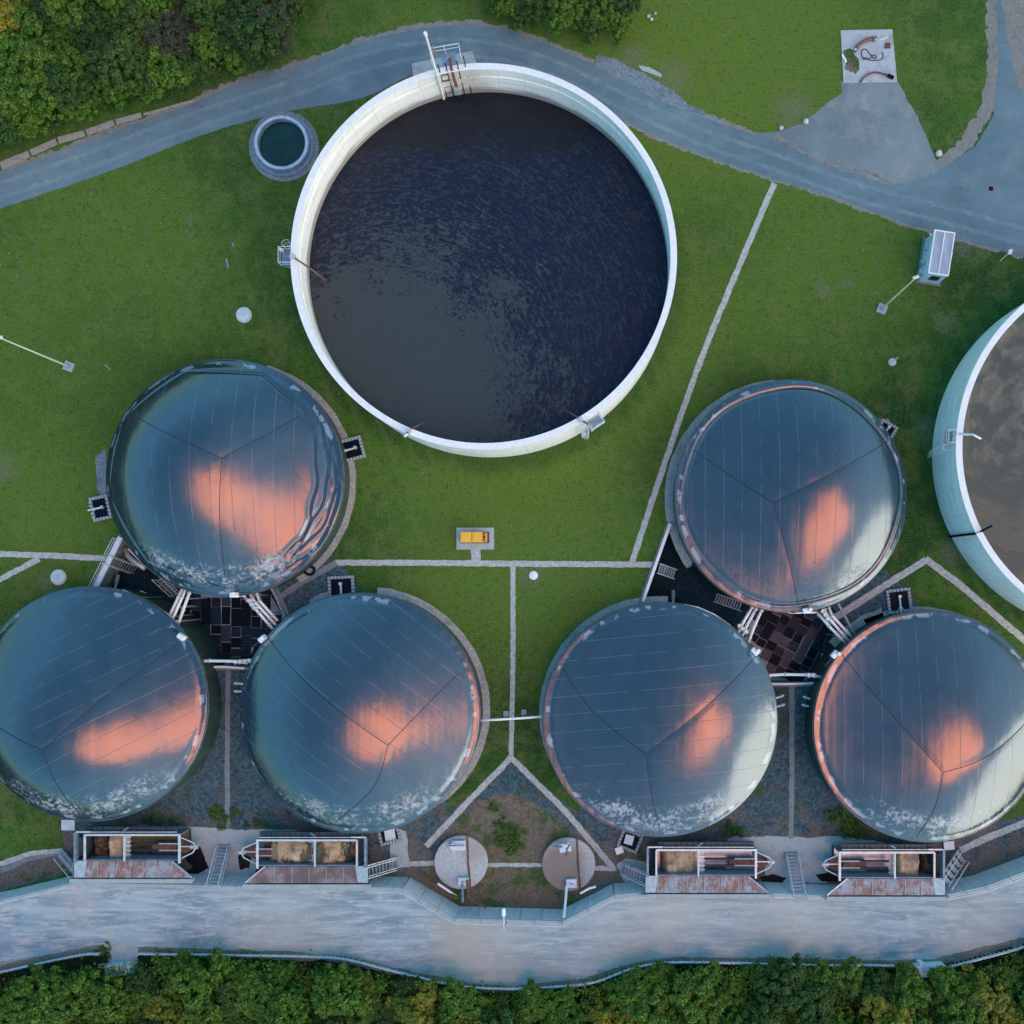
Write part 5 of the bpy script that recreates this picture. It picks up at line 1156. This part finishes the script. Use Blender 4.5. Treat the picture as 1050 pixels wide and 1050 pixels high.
MB().tube([c+Rm@Vector((-Lw/2-.1, 1.7, .3)), c+Rm@Vector((-Lw/2-.25, 1.7, 2.4)), c+Rm@Vector((-Lw/2-.5, 1.6, 2.8))], .06, 8).build('pipe', 'bluewhite', t)
MB().box(c+Rm@Vector((Lw/2+.15, .2, 2.0)), (.25, .4, .3), an).build('lamp', 'galv', t)
MB().box(c+Vector((0, 0, .04)), (Lw+.5, Ll+.4, .1), an).build('foundation', 'concrete_dark', t)
def lightpole(px, py, h, label):
    b = W(px, py, 0); t = thing('light_pole', label, 'light pole', Vector(b), 'tall light poles on the lawns')
    MB().box(b+Vector((0, 0, .08)), (.95, .95, .28), R(-22)).build('foundation', 'concrete', t, bevel=.03)
    MB().tube([b+Vector((0, 0, .2)), b+Vector((0, 0, h*.5)), b+Vector((0, 0, h))], [.11, .085, .055], 10).build('pole', 'polepaint', t)
    MB().tube([b+Vector((0, 0, .2)), b+Vector((0, 0, .32))], .24, 12).build('base_plate', 'bluesteel', t)
    MB().box(b+Vector((-.05, 0, h+.05)), (.6, .28, .12), R(20)).build('lamp_head', 'polepaint', t, bevel=.03)
M['polepaint'] = mat_plain('cream_pole_paint', (.66, .62, .50), .5, var=.15)
lightpole(71, 376, 10.6, 'tall light pole on a square foot in the left lawn near the picture edge')
lightpole(904, 317, 9.4, 'tall light pole on a square foot beside the container hut')
def cover(px, py, r, label, h=.25, mat='whitecover', handle=True):
    b = D(px, py, h); z = zg(b.x, b.y); b.z = z; t = thing('manhole_cover', label, 'manhole', Vector(b), 'round shaft covers in the lawn')
    MB().lathe(b, [(r+.12, -.1), (r+.12, h*.6), (r, h*.6), (r, h), (.01, h+.05)], 32).build('cover', mat, t)
    if handle: MB().box(b+Vector((-.1, 0, h+.08)), (r*.7, .07, .06)).build('handle', 'galv', t); MB().box(b+Vector((.1, .1, h+.07)), (.07, r*.6, .06)).build('hinge', 'galv', t)
cover(249.5, 322.5, .68, 'pale round shaft cover on the lawn left of the large tank')
cover(59, 592, .68, 'pale round shaft cover on the lawn above the leftmost lower digester')
cover(915.5, 371, .28, 'tiny round cover with a pipe on the lawn between upper right digester and container hut', .2)
cover(547, 590, .33, 'tiny white round cover in the lawn beside the middle path', .2, 'white', False)
b = W(917, 369, .4); tag(MB().tube([W(916, 370, .2), W(921, 366.5, .7)], .05, 6).build('rod', 'rail', loc=W(916, 370, 0)), 'thin pale rod beside the tiny round cover near the container hut', 'rod')
t = thing('marker_post', 'small grey marker post on the lawn above the upper left digester', 'post', W(108, 376)); MB().tube([W(113, 379, 0), W(108, 374.5, 1.1)], .045, 6).build('post', 'rail', t); MB().box(W(108.5, 374.5, 1.1), (.35, .08, .25)).build('plate', 'bluesteel', t)
tag(MB().box(W(233, 270, .06), (.22, .95, .08), R(15)).build('plank', 'bluesteel', loc=W(233, 270)), 'small blue grey board lying on the lawn left of the large tank', 'board')
tag(MB().box(W(239, 251, .06), (.18, .4, .06), R(15)).build('scrap_piece', 'bluesteel', loc=W(239, 251)), 'tiny blue grey scrap on the lawn left of the large tank', 'scrap')
b = W(1030.5, 262.5, 0); t = thing('small_sign', 'small white sign on a post beside the road right of the container hut', 'sign', b)
MB().tube([W(1025, 268, .05), b+Vector((0, 0, .6)), b+Vector((0, 0, 1.1))], .04, 6).build('post', 'rail', t); MB().box(b+Vector((0, 0, 1.15)), (.38, .5, .06), mat=Matrix.Rotation(R(30), 3, 'X')).build('sign_panel', 'white', t)
def stone(px, py, s, label):
    b = W(px, py, 0); mb = MB(); vs = []; 
    for i in range(9):
        for j in range(14):
            a, e = 2*math.pi*j/14, math.pi*i/8; p = Vector((math.sin(e)*math.cos(a), math.sin(e)*math.sin(a), math.cos(e)*.7)); p *= s*(1+.3*noise.noise(p*1.7+Vector((px, 0, 0)))); vs.append(b+p+Vector((0, 0, s*.4)))
    mb.add(vs, [(i*14+j, i*14+(j+1) % 14, (i+1)*14+(j+1) % 14, (i+1)*14+j) for i in range(8) for j in range(14)])
    tag(mb.build('boulder', 'gravelblock', loc=b), label, 'stone', 'pale stones at the road edge')
stone(801, 131.5, .22, 'small pale stone left of the apron, nearer the road'); stone(826, 125, .28, 'pale round stone at the left edge of the apron'); stone(962.5, 158, .34, 'pale stone at the tip of the grass right of the apron')
for i, (px, py) in enumerate(((672, 14), (668, 20), (665, 17))): stone(px, py, .14+.03*i, 'little white stone in the grass right of the upper bushes')
t = thing('tyre', 'old black tyre lying below the upper left digester', 'tyre', D(318, 585)); b = D(318, 585)
mb = MB(); ring_ = [b+Vector((.50*math.cos(a), .42*math.sin(a), .18)) for a in [2*math.pi*k/32 for k in range(33)]]; mb.tube(ring_, .14, 10, cap=False); mb.build('casing', 'black', t, smooth=True)
b = W(1016, 193.5, 0); tag(MB().box(b+Vector((0, 0, .03)), (.42, .42, .05)).build('drain_grate', 'black', loc=b), 'square black drain grate in a pale patch of the junction', 'drain')
# hoses and bits on the square pad
def pl(pts): return [W(850+x/13.125, 20+y/13.125, z) for x, y, z in pts]
tag(MB().tube(curve(pl([(345, 430, .22), (400, 350, .22), (480, 290, .22), (560, 262, .22), (640, 258, .22)]), 5), .19, 10).build('hose', 'hose', loc=W(882, 40)), 'thick red brown suction hose, the upper one on the square pad', 'hose')
for x, y, w_ in ((350, 415, 'left'), (620, 283, 'right')): tag(MB().cyl(pl([(x, y, .25)])[0], .13, .22, 12).build('hose_coupling', 'galv', loc=pl([(x, y, .2)])[0]), 'bright metal coupling at the '+w_+' end of the upper hose', 'coupling')
tag(MB().tube(curve(pl([(420, 845, .16), (480, 770, .16), (560, 725, .16), (650, 712, .16), (780, 745, .16)]), 5), .09, 8).build('hose', 'hose', loc=W(895, 76)), 'thinner red brown hose, the lower one on the square pad', 'hose')
q = pl([(790, 750, .2), (870, 785, .2)]); tag(MB().tube(q, .18, 10).build('hose_reel_head', 'black', loc=q[0]), 'black fitting at the right end of the lower hose', 'fitting')
tag(MB().tube(curve(pl([(470, 540, .12), (440, 470, .12), (450, 410, .12), (500, 400, .12), (550, 460, .12), (610, 525, .12), (640, 500, .12), (600, 475, .12), (555, 520, .12), (470, 515, .12), (520, 540, .12), (660, 550, .12), (730, 510, .12), (715, 430, .12)]), 6), .035, 6).build('cable', 'black', loc=W(890, 58)), 'thin black cable in loops on the square pad', 'cable')
q = pl([(788, 352, .10)])[0]; tag(MB().box(q, (.60, .58, .04)).build('hatch', 'rustbrown', loc=q), 'brown square hatch in the square pad', 'hatch')
q = pl([(740, 255, .12)]); tag(MB().beam(pl([(680, 275, .12)])[0], pl([(790, 240, .12)])[0], .07, .05).build('plank', 'white', loc=q[0]), 'thin white lath on the square pad', 'lath')
for x, y, w_ in ((190, 500, 'upper'), (218, 545, 'lower')): q = pl([(x, y, .18)])[0]; tag(MB().box(q, (.22, .5, .2), R(20)).build('plastic_bag', 'white', loc=q, bevel=.05), 'crumpled white bag, the '+w_+' one at the left side of the square pad', 'bag')
sheet('dirt_patch', ragged([(865, 52), (872, 48), (880, 60), (882, 70), (878, 76), (866, 72)], 2, 2), 'dirt', .09)
sheet('oil_stain', ragged([(897, 121), (903, 122), (908, 128), (906, 131), (899, 129), (895, 125)], 1.5, 1.5), 'concrete_dark', .028)
sheet('oil_stain', ragged([(887, 137), (891, 137), (891, 140), (887, 140)], .8, 1.5), 'concrete_dark', .028)
sheet('white_scuff', ragged([(655, 67), (668, 70), (679, 76), (678, 79), (668, 76), (658, 72)], 1.2, 2), 'concrete', .02)

# ------------------------------------------------------------------ guardrails and roadside boxes at the wood
def guardrail(pts, label):
    P = [W(p[0], p[1], .75) for p in curve([(a, b, 0) for a, b in pts], 8)]; t = thing('guardrail', label, 'guardrail', Vector((P[0].x, P[0].y, 0)))
    mb = MB()
    for dz in (-.09, .09): mb.tube([p+Vector((0, 0, dz)) for p in P], .09, 6)
    MB().add(mb.v[:len(P)*6], [f for f in mb.f if max(f) < len(P)*6]).build('upper_beam', 'guard', t); n0 = len(P)*6
    MB().add(mb.v[n0:], [tuple(i-n0 for i in f) for f in mb.f if min(f) >= n0]).build('lower_beam', 'guard', t)
    for p in dens([tuple(q) for q in P], 2.0, False)[::1]: MB().beam(Vector((p.x, p.y-.12, 0)), Vector((p.x, p.y-.12, .78)), .10, .10).build('post', 'galv', t)
M['guard'] = mat_plain('galvanised_guardrail', (.50, .62, .70), .4, metal=.4, var=.2)
guardrail([(-60, 1012), (0, 997), (50, 986), (85, 979), (101, 978)], 'galvanised guardrail at the wood, left of the gap')
guardrail([(142, 978), (230, 979.5), (320, 981), (360, 985), (420, 1000), (470, 1011), (520, 1014), (570, 1012), (610, 1007), (650, 993), (690, 987), (775, 988)], 'long galvanised guardrail curving along the edge of the wood')
guardrail([(752, 987.5), (830, 989.5), (900, 990), (927, 991)], 'galvanised guardrail between the long one and the pale cabinet')
guardrail([(976, 991), (1010, 982), (1050, 971), (1130, 945)], 'galvanised guardrail at the wood, right of the pale cabinet')
t = crate(123, 995, 0, (2.8, .9, .9), 0, 'bluewhite', 'pale concrete box with a ladder like grate at the gap of the guardrail', 'intake_box', 'box'); t['label'] = 'pale concrete box at the left gap of the guardrail, half under leaves'
mb = MB(); a, b = W(101, 992, .4), W(138, 989, .4); mb.beam(a, b, .06, .06); mb.beam(a+Vector((0, .3, 0)), b+Vector((0, .3, 0)), .06, .06)
for k in range(12): q = a.lerp(b, k/11); mb.beam(q, q+Vector((0, .3, 0)), .05, .05)
tag(mb.build('trash_grate', 'rail', loc=W(120, 990)), 'ladder like steel grate lying before the pale box at the guardrail gap', 'grate')
crate(955, 996, 0, (2.9, 1.0, 1.1), 4, 'bluewhite', 'pale long cabinet at the edge of the wood between two guardrails')
crate(946, 990, 0, (.5, .4, 1.0), 0, 'white', 'small white box beside the pale long cabinet at the wood', 'box', 'box')

# ------------------------------------------------------------------ trees
def leafmesh(name, seed, r, zc, hz, nclump, nleaf, lsz, mat, twig=0):
    """crown of many leaf sprays: lumpy ellipsoid volume, foliage gathered on limbs, gaps between"""
    rnd = np.random.default_rng(seed); V = []; F = []
    cl = rnd.normal(size=(nclump, 3)); cl /= np.linalg.norm(cl, axis=1)[:, None]; cl[:, 2] = np.abs(cl[:, 2])*1.1-.25
    cl *= (rnd.random(nclump)**.35)[:, None]; cl *= np.array([r, r, hz]); cl *= (1+.22*np.sin(np.arctan2(cl[:, 1], cl[:, 0])*3+seed))[:, None]
    per = nleaf//nclump; tot = nclump*per; ctr = np.repeat(cl, per, axis=0)
    off = rnd.normal(size=(tot, 3)); off /= np.linalg.norm(off, axis=1)[:, None]; off *= (rnd.random(tot)**.45)[:, None]*np.repeat(rnd.uniform(.28, .62, nclump), per)[:, None]*np.array([1, 1, .6])*(r/2.4)**.5
    p = ctr+off; p[:, 2] += zc
    n = off+np.array([0, 0, .55])+rnd.normal(size=(tot, 3))*.35; n /= np.linalg.norm(n, axis=1)[:, None]
    a = rnd.normal(size=(tot, 3)); a = a-(a*n).sum(1)[:, None]*n; a /= np.linalg.norm(a, axis=1)[:, None]; b = np.cross(n, a)
    s = (lsz*rnd.uniform(.6, 1.35, tot))[:, None]
    q = np.stack([p-a*s, p+b*s*.48, p+a*s, p-b*s*.48], 1)
    me = bpy.data.meshes.new(name); me.from_pydata(q.reshape(-1, 3).tolist(), [], np.arange(tot*4).reshape(-1, 4).tolist()); me.materials.append(M[mat]); return me
def trunkmesh(name, seed, r, zc, hz):
    rnd = random.Random(seed); mb = MB(); top = zc+hz*.5
    mb.tube([Vector((0, 0, -.2)), Vector((rnd.uniform(-.1, .1), .05, zc*.5)), Vector((rnd.uniform(-.2, .2), rnd.uniform(-.2, .2), top))], [.16, .12, .04], 8)
    for k in range(9):
        a = 2*math.pi*k/9+rnd.random(); z0 = zc*rnd.uniform(.35, .9); e = Vector((math.cos(a)*r*.8, math.sin(a)*r*.8, zc+hz*rnd.uniform(-.1, .5)))
        mb.tube([Vector((0, 0, z0)), Vector((0, 0, z0)).lerp(e, .5)+Vector((0, 0, .2)), e], [.07, .045, .02], 6)
    me = bpy.data.meshes.new(name); me.from_pydata(mb.v, [], mb.f); me.materials.append(M['bark']); return me
PROTO = {}
for key, mat, cnt, lsz in (('leaf', 'leaf', 3, .19), ('leaf_dark', 'leaf_dark', 3, .18), ('leaf_yellow', 'leaf_yellow', 2, .17), ('twig', 'twig', 1, .10)):
    PROTO[key] = [(leafmesh('crown', 11*i+len(key)*7, 2.6, 3.0, 1.9, 95 if key != 'twig' else 60, 9000 if key != 'twig' else 3000, lsz, mat), trunkmesh('trunk', i, 2.4, 2.8, 1.8)) for i in range(cnt)]
def tree(px, py, key, s, label, group, name='broadleaf_tree', zc=3.0):
    p = W(px, py, zc*s); rnd = random.Random(int(px*7+py*13)); cm, tm = rnd.choice(PROTO[key])
    t = thing(name, label, 'bush' if 'bush' in name else 'tree', (p.x, p.y, 0), group); t.rotation_euler = (0, 0, rnd.random()*6.28); t.scale = (s, s, s*rnd.uniform(.85, 1.15))
    for nm, me in (('crown', cm), ('trunk', tm)): o = bpy.data.objects.new(nm, me); C.objects.link(o); o.parent = t
LAB = {'nw': {'leaf': 'mid green broadleaf tree in the wood at the upper left', 'leaf_dark': 'dark green broadleaf tree in the wood at the upper left', 'leaf_yellow': 'yellowing tree in the wood at the upper left', 'twig': 'bare grey thicket bush at the edge of the upper left wood'},
       's': {'leaf': 'mid green broadleaf tree in the wood below the lower road', 'leaf_dark': 'dark green broadleaf tree in the wood below the lower road', 'leaf_yellow': 'yellow green tree in the wood below the lower road'}}
def plant(where, px, py, key, s): tree(px, py, key, s, LAB[where][key], {'leaf': 'mid green', 'leaf_dark': 'dark green', 'leaf_yellow': 'yellow green', 'twig': 'bare grey'}[key]+' trees of the '+{'nw': 'upper left wood', 's': 'lower wood'}[where], 'thicket_bush' if key == 'twig' else 'broadleaf_tree')
rnd = random.Random(21)
nwedge = [(-60, 182), (0, 148), (40, 140), (90, 122), (130, 112), (165, 100), (200, 86), (240, 78), (270, 62), (300, 20), (312, -40)]
def edge_y(x):
    for (x0, y0), (x1, y1) in zip(nwedge[:-1], nwedge[1:]):
        if x0 <= x <= x1: return y0+(y1-y0)*(x-x0)/(x1-x0)
    return -99
pts = []
tries = 0
while len(pts) < 120 and tries < 9000:
    tries += 1; x = rnd.uniform(-60, 310); y = rnd.uniform(-60, 175); r_ = rnd.uniform(15, 27)
    if y > edge_y(x)-r_*.95: continue
    if any((x-a)**2+(y-b)**2 < (.50*(r_+q))**2 for a, b, q in pts): continue
    pts.append((x, y, r_))
for x, y, r_ in pts:
    key = 'leaf' if rnd.random() < .55 else 'leaf_dark'
    if x < 24 and y < 30: key = 'leaf_yellow'
    if (160 < x < 200 and 8 < y < 50) or (276 < x < 312 and 8 < y < 70): key = 'twig'
    plant('nw', x, y, key, r_*.1/2.55)
for x, y, r_ in ((283, 24, 13), (290, 45, 11), (276, 58, 10), (180, 25, 15), (190, 40, 13)): plant('nw', x, y, 'twig', r_*.1/2.4)
# bushes at the top middle
for i, (x, y, r_, k) in enumerate(((518, 6, 12, 'leaf'), (534, 16, 13, 'leaf_dark'), (553, 8, 15, 'leaf_dark'), (572, 18, 15, 'leaf'), (590, 8, 15, 'leaf'), (606, 27, 14, 'leaf_dark'), (622, 14, 16, 'leaf'), (634, 30, 12, 'leaf'), (640, 4, 14, 'leaf_dark'), (508, -12, 16, 'leaf_dark'), (560, -18, 20, 'leaf'), (610, -20, 20, 'leaf_dark'))):
    tree(x, y, k, r_*.1/2.5, ('mid green' if k == 'leaf' else 'dark green')+' bush in the thicket above the top of the large tank', ('mid green' if k == 'leaf' else 'dark green')+' bushes of the top thicket', 'bush')
# southern wood
def s_edge(x):
    E = [(-80, 1020), (0, 1008), (60, 994), (104, 992), (150, 988), (160, 978), (230, 979), (330, 990), (420, 1006), (480, 1018), (540, 1018), (610, 1006), (650, 996), (690, 990), (770, 992), (780, 984), (822, 986), (900, 992), (960, 1006), (1000, 994), (1050, 974), (1140, 948)]
    for (x0, y0), (x1, y1) in zip(E[:-1], E[1:]):
        if x0 <= x <= x1: return y0+(y1-y0)*(x-x0)/(x1-x0)
pts = []; tries = 0
while len(pts) < 190 and tries < 12000:
    tries += 1; x = rnd.uniform(-70, 1130); y = rnd.uniform(960, 1110); r_ = rnd.uniform(13, 25)
    if y < s_edge(x)+r_*.80-3: continue
    if any((x-a)**2+(y-b)**2 < (.50*(r_+q))**2 for a, b, q in pts): continue
    pts.append((x, y, r_))
for x, y, r_ in pts:
    key = 'leaf' if rnd.random() < .8 else 'leaf_dark'
    if (150 < x < 480 and y > 1010 and rnd.random() < .2) or (850 < x < 1080 and y > 1018 and rnd.random() < .5) or (615 < x < 660 and y > 1030): key = 'leaf_yellow'
    plant('s', x, y, key, r_*.1/2.55)
# weeds in the yard
def weedmesh(seed, n=500, r=.9):
    return leafmesh('weed_clump', seed, r, .15, .28, 22, n, .10, 'weed')
wm = [weedmesh(i) for i in range(3)]
for i, (px, py, s) in enumerate(((520, 862, 1.3), (527, 868, 1.0), (514, 845, .8), (506, 828, .6), (862, 837, 1.5), (871, 846, 1.1), (883, 848, 1.2), (750, 851, .9), (758, 853, .7), (226, 838, .9), (219, 832, .8), (240, 834, .7), (262, 844, .5), (271, 845, .5), (152, 842, .6), (164, 841, .5), (175, 843, .4), (252, 846, .4), (226, 848, .5), (106, 975, .9), (469, 917, .8), (296, 832, .4), (528, 852, .9), (880, 856, .5), (869, 858, .4))):
    lev = 0 if py > 950 else None; p = D(px, py, .2) if lev is None else W(px, py, .2)
    o = bpy.data.objects.new('weed_clump', wm[i % 3]); C.objects.link(o); o.location = (p.x, p.y, zg(p.x, p.y) if lev is None else 0); o.scale = (s, s, s); o.rotation_euler = (0, 0, i*1.7)
    tag(o, 'leafy green weed clump growing in the gravel or dirt of the yard', 'weed', 'weed clumps of the yard')

# undergrowth closing the gaps between the trunks: nobody could count it
def undergrowth(name_label, region, n, seed, mat):
    rnd = np.random.default_rng(seed); rr = random.Random(seed); C_ = []
    while len(C_) < n:
        x, y = rr.uniform(region[0], region[2]), rr.uniform(region[1], region[3])
        if region[4](x, y): p = W(x, y, 1.0); C_.append((p.x, p.y, rr.uniform(.3, 1.9)))
    c = np.repeat(np.array(C_), 34, axis=0); T = len(c); off = rnd.normal(size=(T, 3))*np.array([.42, .42, .28]); p = c+off; p[:, 2] = np.maximum(p[:, 2], .05)
    nn = rnd.normal(size=(T, 3))*.5+np.array([0, 0, 1]); nn /= np.linalg.norm(nn, axis=1)[:, None]; a = rnd.normal(size=(T, 3)); a -= (a*nn).sum(1)[:, None]*nn; a /= np.linalg.norm(a, axis=1)[:, None]; b = np.cross(nn, a)
    sz = (.15*rnd.uniform(.6, 1.3, T))[:, None]; q = np.stack([p-a*sz, p+b*sz*.5, p+a*sz, p-b*sz*.5], 1)
    me = bpy.data.meshes.new('undergrowth'); me.from_pydata(q.reshape(-1, 3).tolist(), [], np.arange(T*4).reshape(-1, 4).tolist()); me.materials.append(M[mat])
    o = bpy.data.objects.new('undergrowth', me); C.objects.link(o); tag(o, name_label, 'undergrowth', kind='stuff')
undergrowth('low leafy undergrowth between the trees of the lower wood', (-60, 970, 1110, 1090, lambda x, y: y > s_edge(x)+3), 3600, 5, 'leaf')
undergrowth('low leafy undergrowth between the trees of the upper left wood', (-60, -60, 312, 180, lambda x, y: y < edge_y(x)-6), 1700, 6, 'leaf_dark')
